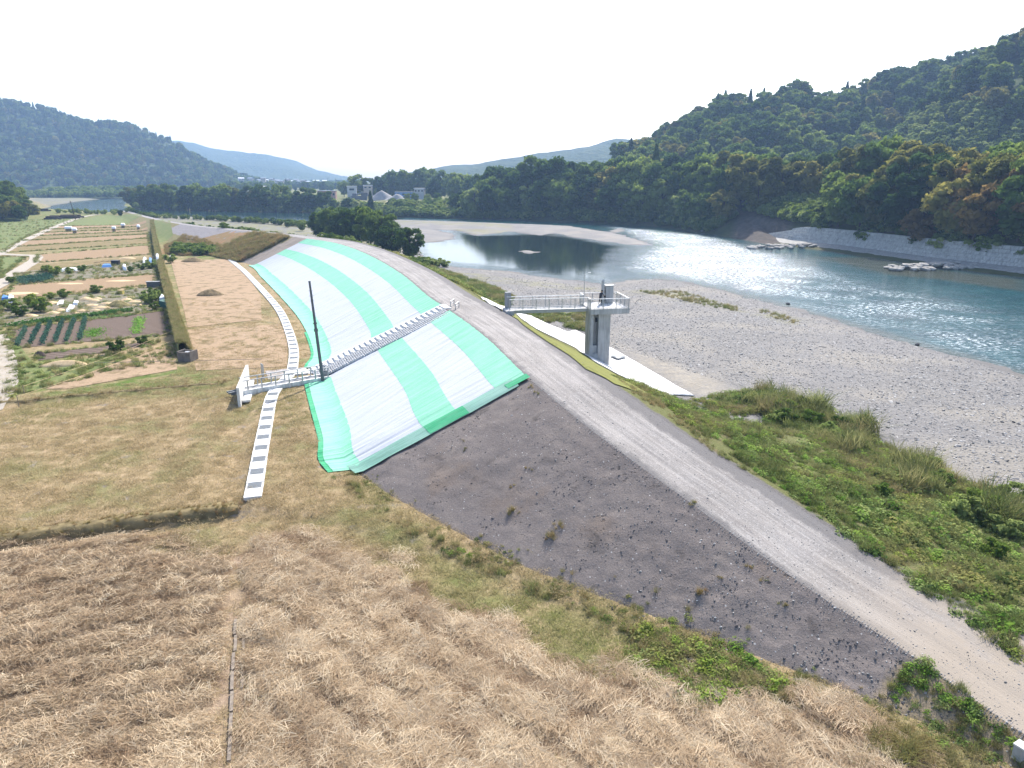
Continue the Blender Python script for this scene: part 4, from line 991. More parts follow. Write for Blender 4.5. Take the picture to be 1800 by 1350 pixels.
# ------------------------------------------------------------------ observation tower with footbridge
D0, D1 = at(896, 545, 6.25), at(1033, 541, 6.25); dT = (D1 - D0).xy; lT = dT.length; rzT = math.atan2(dT.y, dT.x); ZD = 6.25
tw = empty('observation_tower', (D0.x, D0.y, 0), rzT, 'concrete observation tower on one pier with a railed footbridge from the levee', 'tower')
m = MB(); m.box((lT / 2, .95, ZD - .18), (lT, 2.0, .12)); m.build('bridge_deck', M['conc_white'], tw)
m = MB(); m.box((lT / 2, .0, ZD - .22), (lT, .12, .36)); m.box((lT / 2, 1.9, ZD - .22), (lT, .12, .36))
for k in range(7): m.box((.4 + k * (lT - .8) / 6, .95, ZD - .34), (.1, 1.86, .14))
m.build('bridge_girder', M['steel'], tw)
PX, PW, PY0, PD = lT, 4.4, -1.2, 4.6
m = MB(); m.box((PX + PW / 2, PY0 + PD / 2, ZD - .28), (PW, PD, .56)); m.build('platform_slab', M['conc'], tw)
m = MB(); m.box((PX + PW / 2, PY0 + PD / 2, ZD + .013), (PW - .2, PD - .2, .02)); m.build('platform_floor', M['conc_white'], tw)
# pier with a recess in the face towards the field
pz0 = -1.6; pcx, pcy = PX + 1.3, PY0 + 1.5; W_, D_ = 2.3, 2.0; x0 = pcx - W_ / 2; yf = pcy - D_ / 2
h = ZD - .56 - pz0; zc = pz0 + h / 2; hr = 4.5; zb = ZD - .56 - hr
m = MB(); m.box((x0 + .19, pcy, zc), (.38, D_, h)); m.box((x0 + .66, pcy + .35, zc), (.56, D_ - .7, h)); m.box((x0 + .94 + (W_ - .94) / 2, pcy, zc), (W_ - .94, D_, h))
m.box((x0 + .66, yf + .36, pz0 + (zb - pz0) / 2), (.556, .68, zb - pz0)); m.box((x0 + 1.07, yf - .03, zc), (.26, .056, h)); m.build('pier', M['conc'], tw)
m = MB(); m.box((x0 + .66, yf + .42, zb + .45), (.5, .5, .9)); m.build('recess_sill', M['conc'], tw)
m = MB(); m.box((x0 + .84, yf + .55, ZD - 1.35), (.18, .3, .45)); m.build('recess_fitting', M['black'], tw)
m = MB(); m.box((x0 + 1.72, yf - .004, zc), (.03, .02, h)); m.build('pier_joint', M['conc_grey'], tw)
# railings
path = [((0, 0), (PX, 0)), ((PX, 0), (PX, PY0 + .08)), ((PX, PY0 + .08), (PX + PW - .08, PY0 + .08)), ((PX + PW - .08, PY0 + .08), (PX + PW - .08, PY0 + PD - .08)),
        ((PX + PW - .08, PY0 + PD - .08), (PX, PY0 + PD - .08)), ((PX, PY0 + PD - .08), (PX, 1.9)), ((PX, 1.9), (0, 1.9))]
post_b = MB().box((0, 0, .55), (.09, .09, 1.12)).mesh('railing_post', M['steel']); bal = MB().box((0, 0, .5), (.022, .022, .95)).mesh('baluster', M['steel'])
for (a, b) in path:
    a, b = Vector((*a, ZD)), Vector((*b, ZD)); L_ = (b - a).length; d = (b - a) / L_; rz = math.atan2(d.y, d.x)
    m = MB(); m.box(((a + b) / 2 + Vector((0, 0, 1.12))).to_tuple(), (L_ + .06, .10, .06), rz); m.build('handrail', M['rail_white'], tw)
    m = MB(); m.box(((a + b) / 2 + Vector((0, 0, .10))).to_tuple(), (L_, .04, .05), rz); m.build('bottom_rail', M['steel'], tw)
    npst = max(1, round(L_ / 1.35))
    for k in range(npst):
        link('railing_post', post_b, tw, a + d * (k * L_ / npst), (0, 0, rz))
        for j in range(1, 9):
            link('baluster', bal, tw, a + d * ((k + j / 9) * L_ / npst), (0, 0, rz))
m = MB(); m.box((.15, 2.25, 6.6), (.62, .62, 2.5)); m.build('entrance_pillar', M['conc_grey'], tw)
m = MB(); m.box((.0, -.2, 5.95), (.9, .5, .5)); m.box((.0, .95, 5.9), (.9, 2.6, .42)); m.build('abutment', M['conc'], tw)
gx, gy = PX + 3.1, PY0 + PD - .9
gb_ = empty('gauge_cabinet', tw.matrix_world @ Vector((0, 0, 0)), 0, 'tall light grey gauge cabinet with a narrow post on the tower platform', 'cabinet')
Mt = Matrix.Translation((D0.x, D0.y, 0)) @ Matrix.Rotation(rzT, 4, 'Z')
gb_.location = Mt @ Vector((gx, gy, ZD + .023)); gb_.rotation_euler = (0, 0, rzT)
m = MB(); m.box((0, 0, 1.0), (.85, .8, 2.0)); m.build('cabinet_body', M['conc'], gb_)
m = MB(); m.box((0, 0, 2.04), (1.0, .95, .08)); m.build('cabinet_roof', M['steel'], gb_)
m = MB(); m.box((-.44, -.05, .95), (.03, .6, 1.6)); m.build('cabinet_door', M['conc_grey'], gb_)
m = MB(); m.box((-.46, -.1, 1.35), (.02, .22, .35)); m.build('window_slot', M['black'], gb_)
m = MB(); m.box((-.75, -.15, 1.25), (.30, .26, 2.5)); m.add([(-.9, -.28, 2.5), (-.6, -.28, 2.5), (-.6, -.02, 2.5), (-.9, -.02, 2.5), (-.75, -.15, 2.8)], [(0, 1, 4), (1, 2, 4), (2, 3, 4), (3, 0, 4)]); m.build('gauge_post', M['conc'], gb_)
lp = Mt @ Vector((PX + .35, PY0 + PD - .45, ZD + .02))
e = empty('lamp_post', lp, rzT, 'thin pole with a small lamp arm at the far corner of the tower platform', 'lamp post')
m = MB(); m.tube((0, 0, 0), (0, 0, 3.3), .045, .03); m.build('pole', M['steel'], e)
m = MB(); m.tube((0, 0, 3.2), (.42, -.1, 3.45), .025); m.build('arm', M['steel'], e)
m = MB(); m.box((.5, -.12, 3.46), (.34, .12, .07)); m.build('lamp_head', M['rail_white'], e)
for i in range(5): pass

# person on the platform, bending over a tripod
pp = Mt @ Vector((PX + 1.75, PY0 + 2.35, ZD + .023))
def person(loc, rz):
    V = [(0, 0, .92), (0, .02, 1.12), (.06, .02, 1.36), (.10, .02, 1.46), (.15, .02, 1.56), (.20, .02, 1.66),
         (0, .10, .88), (.06, .12, .50), (-.02, .13, .09), (.12, .14, .04), (0, -.10, .88), (-.05, -.12, .50), (-.10, -.13, .09), (.04, -.14, .04),
         (.08, .19, 1.38), (.22, .24, 1.14), (.42, .14, 1.10), (.50, .11, 1.10), (.08, -.19, 1.38), (.22, -.24, 1.14), (.42, -.12, 1.12), (.50, -.10, 1.12)]
    E = [(0, 1), (1, 2), (2, 3), (3, 4), (4, 5), (0, 6), (6, 7), (7, 8), (8, 9), (0, 10), (10, 11), (11, 12), (12, 13), (2, 14), (14, 15), (15, 16), (16, 17), (2, 18), (18, 19), (19, 20), (20, 21)]
    RD = [.15, .15, .17, .065, .10, .085, .095, .07, .05, .045, .095, .07, .05, .045, .07, .05, .038, .04, .07, .05, .038, .04]
    base = len(V)
    for w_, sgn in ((17, 1), (21, -1)):                    # fingers and thumb
        for k in range(4):
            y = V[w_][1] + (k - 1.5) * .021; V += [(V[w_][0] + .06, y, V[w_][2] - .012), (V[w_][0] + .10 - abs(k - 1.5) * .01, y, V[w_][2] - .05)]; n_ = len(V)
            E += [(w_, n_ - 2), (n_ - 2, n_ - 1)]; RD += [.011, .009]
        V += [(V[w_][0] + .01, V[w_][1] - sgn * .05, V[w_][2] + .01), (V[w_][0] + .05, V[w_][1] - sgn * .06, V[w_][2] - .01)]; n_ = len(V)
        E += [(w_, n_ - 2), (n_ - 2, n_ - 1)]; RD += [.013, .010]
    me = bpy.data.meshes.new('body'); me.from_pydata(V, E, []); me.update()
    e = empty('person', loc, rz, 'person in dark clothes leaning over equipment on the tower platform', 'person')
    o = link('body', me, e); sk = o.modifiers.new('skin', 'SKIN'); ss = o.modifiers.new('sub', 'SUBSURF'); ss.levels = ss.render_levels = 1
    for i, r in enumerate(RD): me.skin_vertices[0].data[i].radius = (r, r)
    me.skin_vertices[0].data[0].use_root = True
    t = NT('dark_clothes'); v = t.coord('Object'); sz = t.n('SeparateXYZ'); t.l(v, sz.inputs[0])
    cl = t.mix(t.math('LESS_THAN', sz.outputs[2], .94), (.022, .024, .034), (.03, .032, .04))
    skin = t.math('MAXIMUM', t.math('GREATER_THAN', sz.outputs[2], 1.47), t.math('GREATER_THAN', sz.outputs[0], .455))
    me.materials.append(t.pbr(t.mix(skin, cl, (.42, .27, .19)), .8))
    m = MB(); hs = []
    for i in range(7):
        for j in range(12):
            a, b = math.pi * .52 * i / 6, 2 * math.pi * j / 12; hs.append((.185 + .118 * math.sin(a) * math.cos(b) - .01, .02 + .108 * math.sin(a) * math.sin(b), 1.625 + .135 * math.cos(a)))
    m.add(hs, [[i * 12 + j, i * 12 + (j + 1) % 12, (i + 1) * 12 + (j + 1) % 12, (i + 1) * 12 + j] for i in range(6) for j in range(12)])
    m.build('hair', M['black'], e, smooth=True); m = MB()
    m.tube((.285, .02, 1.60), (.315, .02, 1.585), .018, .012, 6); m.build('nose', simple('skin', (.42, .27, .19), .7), e)
    for s in (-1, 1): m = MB(); m.box((.277, .02 + s * .035, 1.625), (.012, .022, .012)); m.build('eye', M['black'], e)
    for s in (-1, 1): m = MB(); m.box((.185, .02 + s * .103, 1.60), (.04, .02, .06)); m.build('ear', bpy.data.materials['skin'], e)
    m = MB(); m.box((.272, .02, 1.553), (.014, .045, .008)); m.build('mouth', M['black'], e)
person(pp, rzT + R(-55))
tp = Mt @ Vector((PX + 2.1, PY0 + 1.85, ZD + .023)); e = empty('camera_tripod', tp, 0, 'small dark tripod beside the person on the platform', 'tripod')
for k in range(3):
    a = k * 2.094; m = MB(); m.tube((math.cos(a) * .42, math.sin(a) * .42, 0), (0, 0, 1.0), .018, .022, 6); m.build('leg', M['black'], e)
m = MB(); m.box((0, 0, 1.09), (.22, .16, .18)); m.build('camera_body', M['black'], e)

# white concrete apron and lime strip on the river side
def drape(name, poly, mat, lift=.05, step=.8, kind='structure', label=None, cat=None, thick=0):
    P = np.array([tuple(p[:2]) for p in poly]); n = len(P); pts = []
    for i in range(n):
        a, b = P[i], P[(i + 1) % n]; k = max(1, int(np.linalg.norm(b - a) / step))
        pts += [a + (b - a) * j / k for j in range(k)]
    nb_ = len(pts); x0, y0 = P.min(0); x1, y1 = P.max(0)
    gx_, gy_ = np.meshgrid(np.arange(x0, x1, step), np.arange(y0, y1, step)); gx_, gy_ = gx_.ravel(), gy_.ravel()
    ins = sdpoly(gx_, gy_, P) > step * .35
    pts += [np.array(p) for p in zip(gx_[ins], gy_[ins])]
    vs, es, fs = delaunay_2d_cdt([Vector(p) for p in pts], [], [list(range(nb_))], 1, 1e-4)[:3]
    V = [(v.x, v.y, drop(v.x, v.y) + lift) for v in vs]
    me = bpy.data.meshes.new(name); me.from_pydata(V, [], fs); me.materials.append(mat); me.polygons.foreach_set('use_smooth', [True] * len(me.polygons)); me.update()
    if me.polygons and me.polygons[0].normal.z < 0: me.flip_normals()
    o = link(name, me)
    if thick: s_ = o.modifiers.new('thickness', 'SOLIDIFY'); s_.thickness = thick; s_.offset = 1
    if kind: o['kind'] = kind
    return tag(o, label, cat)
def pxpoly(pts): return [onto(*p) for p in pts]
drape('concrete_apron', pxpoly([(903, 548), (935, 556), (965, 571), (997, 584), (1012, 581), (1036, 594), (1072, 611), (1105, 630), (1150, 656), (1190, 680), (1221, 697), (1185, 695), (1140, 683), (1100, 666), (1070, 650), (1045, 636), (1015, 615), (980, 597), (945, 580), (915, 560)]),
      M['conc_white'], .05, .8, thick=.06)
M['lime'] = simple('lime_grass', (.165, .17, .05), .95, 0, .25, 4, .1, .6, 30)
drape('grass_strip', pxpoly([(770, 478), (800, 488), (850, 516), (893, 541), (915, 562), (945, 583), (980, 600), (1015, 618), (1045, 639), (1070, 653), (1100, 669), (1140, 686), (1185, 702), (1170, 706), (1120, 690), (1080, 676), (1030, 650), (1000, 625), (960, 600), (920, 572), (885, 548), (840, 520), (800, 497), (770, 482)]),
      M['lime'], .075, .5)
for q in ([(845, 524), (862, 530), (890, 546), (880, 546)], [(872, 536), (895, 542), (903, 550), (890, 548)]): drape('concrete_edge', pxpoly(q), M['conc_white'], .14, .8, thick=.06)
drape('ground_hatch', pxpoly([(1072, 629), (1087, 625.5), (1101, 631), (1086, 635)]), M['grate'], .24, .8, None, 'flat grey hatch in the white concrete beside the tower pier', 'hatch', .03)
# ------------------------------------------------------------------ revetment wall and groynes across the river
fs = [s for s in np.arange(s_830, s_end + 30, 2.0) if 1300 < 900 + 1249 * along(s)[0][0] / (along(s)[0][1] * .96)]
rvw = empty('revetment_wall', (0, 0, 0), 0, 'grey concrete block revetment along the foot of the far riverbank', 'revetment')
pts_lo, pts_hi = [], []
for s in fs:
    p, nn = along(s); px_ = 900 + 1249 * p[0] / (p[1] * .96); hgt = float(sstep(1290, 1390, np.array(px_)))
    a, b = p + nn * 8.6, p + nn * (8.8 + 2.4 * hgt); pts_lo.append((a[0], a[1], -1.0)); pts_hi.append((b[0], b[1], -.6 + 4.4 * hgt))
lo, hi = np.array(pts_lo), np.array(pts_hi)
M['revet'] = mat_conc('revetment_concrete', (.42, .405, .38), .25)
gb_core = np.concatenate([lo, hi, hi + np.array([1.2, .9, .0]), hi + np.array([1.2, .9, -5.])]); n = len(lo)
F = [(i, i + 1, n + i + 1, n + i) for i in range(n - 1)] + [(n + i, n + i + 1, 2 * n + i + 1, 2 * n + i) for i in range(n - 1)] + [(2 * n + i, 2 * n + i + 1, 3 * n + i + 1, 3 * n + i) for i in range(n - 1)]
link('wall_face', np_mesh('wall_face', gb_core, F, M['revet']), rvw)
m = MB()                                                  # raised block courses on the face
for i in range(n - 1):
    for k in range(5):
        for j in range(2):
            a = lo[i] + (lo[i + 1] - lo[i]) * ((j + .5 * (k % 2)) / 2); b = lo[i] + (lo[i + 1] - lo[i]) * ((j + 1 + .5 * (k % 2)) / 2 - .04)
            ah = hi[i] + (hi[i + 1] - hi[i]) * ((j + .5 * (k % 2)) / 2); bh = hi[i] + (hi[i + 1] - hi[i]) * ((j + 1 + .5 * (k % 2)) / 2 - .04)
            q = [a + (ah - a) * (k / 5 + .02), b + (bh - b) * (k / 5 + .02), b + (bh - b) * ((k + 1) / 5 - .02), a + (ah - a) * ((k + 1) / 5 - .02)]
            if (ah - a)[2] < .8: continue
            o3 = np.array([-.10, -.07, .06]); g_ = random.uniform(.6, 1.5)
            m.add([*q, *[x + o3 * g_ for x in q]], [(4, 5, 6, 7), (0, 1, 5, 4), (1, 2, 6, 5), (2, 3, 7, 6), (3, 0, 4, 7)])
o = m.build('block_course', M['revet'], rvw); o['kind'] = 'stuff'
lo2 = np.array([(*(along(s)[0] + along(s)[1] * 8.5), -.75) for s in fs]); lo1 = np.array([(*(along(s)[0] + along(s)[1] * 2.2), -1.95) for s in fs])
keep_ = [i for i in range(n) if 900 + 1249 * lo1[i][0] / (lo1[i][1] * .96) > 1330]
V = np.concatenate([lo1[keep_], lo2[keep_]]); k = len(keep_)
link('lower_apron', np_mesh('lower_apron', V, [(i, i + 1, k + i + 1, k + i) for i in range(k - 1)], M['conc_old']), rvw)

def rock_me(seed, flat=.6, jag=.22):
    bm = bmesh.new(); bmesh.ops.create_icosphere(bm, subdivisions=1, radius=1.0); g = random.Random(seed)
    for v in bm.verts:
        k = 1 + g.uniform(-jag, jag); v.co = Vector((v.co.x * k * 1.15, v.co.y * k * .85, v.co.z * k * flat))
    me = bpy.data.meshes.new('rock'); bm.to_mesh(me); bm.free(); return me
M['rock'] = simple('rock', (.30, .285, .26), .9, 0, .35, 1.5, .15, .5, 6)
M['cobble'] = NT('cobble'); _t = M['cobble']; _o = _t.n('ObjectInfo')
M['cobble'] = _t.pbr(_t.ramp(_o.outputs['Random'], [(0, (.11, .11, .113)), (.4, (.185, .18, .175)), (.8, (.30, .288, .275)), (1, (.48, .465, .44))]), .75, spec=.3)
RK = [rock_me(i, .55) for i in range(5)]
for r in RK: r.materials.append(M['rock'])
for lab, c0, c1, wid, nst in (('flat rock groyne with a tuft of grass, upstream one near the start of the revetment', (1318, 437), (1425, 434), 5.0, 46),
                         ('flat rock groyne topped with tall yellow grass, downstream one in the brown shallows', (1562, 474), (1716, 467), 6.5, 72)):
    a, b = at(*c0, -1.9), at(*c1, -1.9); d = (b - a); L_ = d.length; d.normalize(); s_ = Vector((-d.y, d.x, 0)); mid = (a + b) / 2
    e = empty('rock_groyne', (mid.x, mid.y, WZ), 0, lab, 'rock groyne')
    for k in range(nst):
        t_ = random.random(); w_ = random.uniform(-1, 1); q = a + d * (t_ * L_) + s_ * (w_ * wid * (.45 + .55 * t_)); s = random.uniform(.7, 1.5)
        link('stone', RK[k % 5], e, (q.x - mid.x, q.y - mid.y, .15 + .75 * (1 - abs(w_)) * min(1, t_ * 3 + .3) + random.uniform(0, .2)), (random.uniform(-.2, .2), random.uniform(-.2, .2), random.uniform(0, 6)), (s, s, s * .8))
p = at(1270, 411, -1.9)
for i in range(30):
    pass
e = empty('rock_pile', (p.x, p.y, WZ), 0, 'dark rock pile at the foot of the bare earth scar', 'rock pile')
for k in range(26):
    s = random.uniform(.8, 1.7); t_ = random.uniform(-1, 1); link('stone', RK[k % 5], e, (t_ * 10 + 3, -t_ * 9 + random.uniform(-2, 2), random.uniform(.1, .8)), (0, 0, random.uniform(0, 6)), (s, s, s))

# ------------------------------------------------------------------ tuft meshes
def blades(name, mat, n, rad, hgt, wid, seed, lay=0.0, dirx=0.0, seg=3, spread=1.0):
    """blades of grass; lay 0 upright .. 1 lying; dirx = share aligned with +x"""
    g = np.random.default_rng(seed); V = []; F = []
    for i in range(n):
        a = g.uniform(0, 6.28); r = rad * math.sqrt(g.random()); x, y = r * math.cos(a), r * math.sin(a)
        ph = g.normal(0, .55) if g.random() < dirx else g.uniform(0, 6.28)
        h = hgt * g.uniform(.55, 1.25); w_ = wid * g.uniform(.7, 1.3); dx, dy = math.cos(ph), math.sin(ph); o_ = len(V)
        z0 = g.uniform(0, .12) * lay; b0 = g.uniform(.1, .4) * (1 - lay) + lay
        if lay: x -= dx * h * .5; y -= dy * h * .5
        for k in range(seg + 1):
            t_ = k / seg; hx = h * t_ * (b0 if lay else b0 * t_ * spread * 1.6); 
            z = z0 + (h * .10 * math.sin(math.pi * t_) * g.uniform(.5, 1.1) if lay else h * (t_ - .35 * b0 * t_ * t_))
            ww = w_ * (1 - .75 * t_) / 2
            V += [(x + dx * hx - dy * ww, y + dy * hx + dx * ww, z), (x + dx * hx + dy * ww, y + dy * hx - dx * ww, z + (ww if lay else 0))]
            if k: F.append((o_ + 2 * k - 2, o_ + 2 * k - 1, o_ + 2 * k + 1, o_ + 2 * k))
    return np_mesh(name, V, F, mat)
def leaves_me(name, mat, n, rad, hgt, size, seed):
    g = np.random.default_rng(seed); d = g.normal(0, 1, (n, 3)); d /= np.linalg.norm(d, axis=1)[:, None]; d[:, 2] = abs(d[:, 2])
    P = d * np.array([rad, rad, hgt]) * g.uniform(.3, 1.0, (n, 1)); N_ = d * .5 + np.array([0, 0, .9]) + g.normal(0, .45, (n, 3)); N_ /= np.linalg.norm(N_, axis=1)[:, None]
    a = np.cross(N_, g.normal(0, 1, (n, 3))); a /= np.linalg.norm(a, axis=1)[:, None]; b = np.cross(N_, a); s = size * g.uniform(.5, 1.3, (n, 1))
    return np_mesh(name, np.stack([P - a * s, P - b * s * .7 + N_ * s * .2, P + a * s, P + b * s * .7 + N_ * s * .2], 1).reshape(-1, 3), np.arange(4 * n).reshape(-1, 4), mat)
M['straw'] = leafmat('straw', [(.40, .297, .19), (.565, .443, .30), (.73, .62, .45)], .3, (.29, .20, .125), 2.0)
M['turf'] = leafmat('turf', [(.30, .235, .125), (.43, .34, .19), (.55, .44, .27)], .35, (.24, .265, .085), 1.2)
M['grass'] = leafmat('grass', [(.075, .105, .030), (.15, .19, .058), (.27, .30, .11)], .42, (.36, .285, .15), 1.0)
M['weed'] = leafmat('weed', [(.050, .095, .025), (.125, .195, .052), (.31, .385, .14)], .42, (.33, .30, .11), 1.2)
M['rusty'] = leafmat('rusty', [(.22, .14, .075), (.33, .22, .11), (.42, .31, .16)], .35, (.22, .22, .075), 1.0)
S_straw = [src('straw_source', blades('straw', M['straw'], 110, .62, .56, .017, 1 + i, 1.0, .7)) for i in range(4)]
S_turf = [src('turf_source', blades('turf', M['turf'], 90, .60, .11, .024, 11 + i, 0, 0, 2, 2.8)) for i in range(3)]
S_grass = [src('grass_source', blades('grass', M['grass'], 60, .38, .62, .034, 21 + i, 0, 0, 3, 1.6)) for i in range(3)]
S_tall = [src('tall_grass_source', blades('tall_grass', M['grass'], 90, .65, 1.3, .055, 31 + i, 0, 0, 4, 1.5)) for i in range(3)]
S_weed = [src('weed_source', leaves_me('weed', M['weed'], 110, .62, .42, .085, 41 + i)) for i in range(3)]
M['weed_bright'] = leafmat('weed_bright', [(.085, .17, .025), (.17, .30, .05), (.32, .46, .11)], .45, (.30, .33, .07), 1.2)
S_bright = [src('bright_weed_source', leaves_me('bright_weed', M['weed_bright'], 110, .62, .42, .085, 45 + i)) for i in range(2)]
S_rusty = [src('rusty_source', blades('rusty', M['rusty'], 70, .45, .9, .04, 51 + i, 0, 0, 3, 1.7)) for i in range(2)]
def yaw(n, a=None, sd=0.0, tilt=0.0):
    r = np.zeros((n, 3)); r[:, 2] = rng.uniform(0, 6.28, n) if a is None else a + rng.normal(0, sd, n)
    if tilt: r[:, :2] = rng.normal(0, tilt, (n, 2))
    return r
def zfield(x, y):
    c_, w_, _ = straw(x, y); return ground(x, y)[0] + .09 * c_ * w_ 
EDGE = np.vstack([T2[::10], [(-300, 500), (-300, -20), (20, -20)]])            # land side of the levee toe
def landside(x, y): return sdpoly(x, y, EDGE) > -1.0
ii = np.linspace(6.0, 12.98, 160); NETP = np.vstack([slopeP(ii, np.full(160, -.07))[0][:, :2], slopeP(ii[::-1], np.full(160, .15))[0][:, :2]])
def zsafe(x, y):
    z = zfield(x, y); k = np.where(sdpoly(x, y, EDGE) < .6)[0]
    for i in k: z[i] = max(z[i], drop(x[i], y[i]))
    return z

# cut straw lying in windrows on the near field
x = rng.uniform(-34, 20, 60000); y = rng.uniform(14, 47, 60000); c_, w_, hd = straw(x, y)
k = (rng.random(len(x)) < c_ * (.26 + .40 * w_ ** 1.3) * sstep(-.45, .0, fbm(x / 2.6, y / 2.6, 37))) & landside(x, y) & (abs(fur_side(x, y) - .1) > .72)
x, y, w_, hd = x[k], y[k], w_[k], hd[k]; n = len(x)
scatter('cut_straw', np.stack([x, y, zfield(x, y) + .005 + .04 * w_ * rng.random(n)], -1), yaw(n, hd, .5, .12), rng.uniform(.65, 1.25, n), S_straw, tint=np.clip(rng.normal(.66 - .66 * w_, .2, n) + .8 * fbm(x / 4, y / 4, 39), 0, 1))
PLOTS_ = pl([(-200, 760), (0, 705), (20, 700), (20, 640), (0, 575), (60, 560), (300, 545), (318, 630), (318, 655), (250, 672), (60, 690), (-200, 800)], 0)
# mown turf over the fields
x = rng.uniform(-84, 20, 90000); y = rng.uniform(13, 120, 90000); c_, w_, hd = straw(x, y)
k = (rng.random(len(x)) < np.clip(.85 - y / 140, .12, 1) * (1 - .55 * c_)) & landside(x, y) & (sdpoly(x, y, NETP) < -.1) & (x > -.80 * y - 6) & (sdpoly(x, y, PLOTS_) < 0)
x, y = x[k], y[k]; n = len(x); gb_n = (.55 * sstep(-1.5, 1.5, sdpoly(x, y, GREENB) + 5 * fbm(x / 3, y / 3, 78))) + .6 * sstep(-.02, .14, fbm(x / 6, y / 6, 77))
scatter('mown_turf', np.stack([x, y, zsafe(x, y)], -1), yaw(n, None, 0, .1), rng.uniform(.6, 1.2, n), S_turf, tint=np.clip(gb_n * rng.uniform(.3, 1.1, n), 0, 1))
# fresh green growth near the levee foot and corner
def veg_at(name, polys, dens, srcs, sc, tint=(0, .4), z='drop', tiltv=.1):
    X, Y = [], []
    for P in polys:
        a, b = in_poly_samples(P, dens); X.append(a); Y.append(b)
    X, Y = np.concatenate(X), np.concatenate(Y); k = fbm(X / 2.2, Y / 2.2, 81) > -.16; X, Y = X[k], Y[k]; n = len(X)
    Z = dropmany(X, Y)
    return scatter(name, np.stack([X, Y, Z - .03], -1), yaw(n, None, 0, tiltv), rng.uniform(*sc, n) * np.clip(1 + 1.7 * fbm(X / 1.9, Y / 1.9, 82), .35, 1.9), srcs, tint=np.clip(rng.uniform(*tint, n) + 1.5 * fbm(X / 3.5, Y / 3.5, 83), 0, 1))
def pw(pts, z=None): return np.array([tuple(onto(*p).xy) for p in pts])
veg_at('weeds', [pw([(1130, 1105), (1180, 1075), (1250, 1060), (1290, 1100), (1330, 1170), (1390, 1205), (1330, 1230), (1230, 1240), (1130, 1200), (1090, 1120)])], 10, S_bright + S_weed, (.35, .8), (0, .4))
veg_at('weeds', [pw([(1590, 1170), (1640, 1165), (1720, 1240), (1790, 1310), (1790, 1350), (1660, 1320), (1560, 1230)]), pw([(760, 950), (830, 972), (850, 990), (790, 975)]), pw([(1040, 1070), (1110, 1100), (1130, 1120), (1060, 1090)])], 7, S_bright + S_weed, (.22, .55), (0, .5))
veg_at('grass', [pw([(1590, 1165), (1640, 1160), (1720, 1235), (1800, 1300), (1800, 1350), (1500, 1350), (1510, 1270)])], 10, S_grass, (.2, .45), (.1, 1.0))
veg_at('grass', [pw([(1110, 1110), (1250, 1080), (1330, 1180), (1400, 1230), (1240, 1260), (1120, 1210)]), pw([(610, 842), (700, 905), (850, 985), (1000, 1050), (1130, 1105), (1120, 1125), (980, 1065), (830, 1000), (690, 925), (600, 850)])], 6, S_grass, (.25, .6), (.0, 1.0))
veg_at('rusty_weeds', [pw([(1200, 1060), (1250, 1030), (1270, 1080), (1225, 1110)]), pw([(1500, 1280), (1580, 1260), (1660, 1330), (1560, 1350), (1490, 1340)])], 7, S_rusty, (.25, .55), (0, .9))
for q in [(965, 945, .9), (985, 930, .6), (905, 900, .5), (930, 830, .4), (1215, 885, .6), (1250, 787, .5), (1375, 1062, .5), (1345, 1018, .5), (1310, 1000, .5), (1340, 1020, .4), (1290, 1000, .35), (1240, 1030, .6)]: pass
spx = [(965, 945, 1.0), (982, 925, .8), (905, 900, .8), (930, 825, .5), (1215, 885, .7), (1250, 787, .7), (1375, 1062, .7), (1345, 1018, .6), (1318, 998, .6), (1230, 1040, .8), (1030, 1052, .8), (1100, 1105, 1.2), (850, 985, .5), (820, 790, .5), (815, 775, .4), (900, 855, .5), (1265, 1015, .4), (945, 690, .5), (935, 680, .6)]
P = []; 
for a, b, s in spx:
    for k in range(6):
        q = onto(a + random.uniform(-12, 12) * s, b + random.uniform(-6, 6) * s); P.append((q.x, q.y, q.z - .02, s * random.uniform(.14, .42)))
P = np.array(P); scatter('slope_weeds', P[:, :3], yaw(len(P), None, 0, .2), P[:, 3], S_rusty + S_grass, tint=rng.uniform(0, 1, len(P)))
# ragged growth along the toe of the dark slope
kk = np.interp(rng.uniform(arc[int(1.6 * SUB)], arc[int(6 * SUB)], 1500), arc, np.arange(NR)); kk = np.clip(kk.astype(int), 0, NR - 2); tt = np.gradient(T2, axis=0); tt /= np.linalg.norm(tt, axis=1)[:, None]
q = T2[kk] + tt[kk] * rng.uniform(-.3, .3, (1500, 1)) + np.stack([tt[kk][:, 1], -tt[kk][:, 0]], 1) * (rng.normal(.55, .45, (1500, 1)) + .5 * fbm(arc[kk] / 2.5, arc[kk] * 0, 88)[:, None])
k = fbm(q[:, 0] / 1.4, q[:, 1] / 1.4, 89) > .02; q = q[k]; n = len(q)
scatter('toe_growth', np.c_[q, dropmany(q[:, 0], q[:, 1]) - .02], yaw(n, None, 0, .2), rng.uniform(.12, .36, n), S_grass + S_turf + S_weed, tint=np.clip(rng.normal(.45, .3, n), 0, 1))
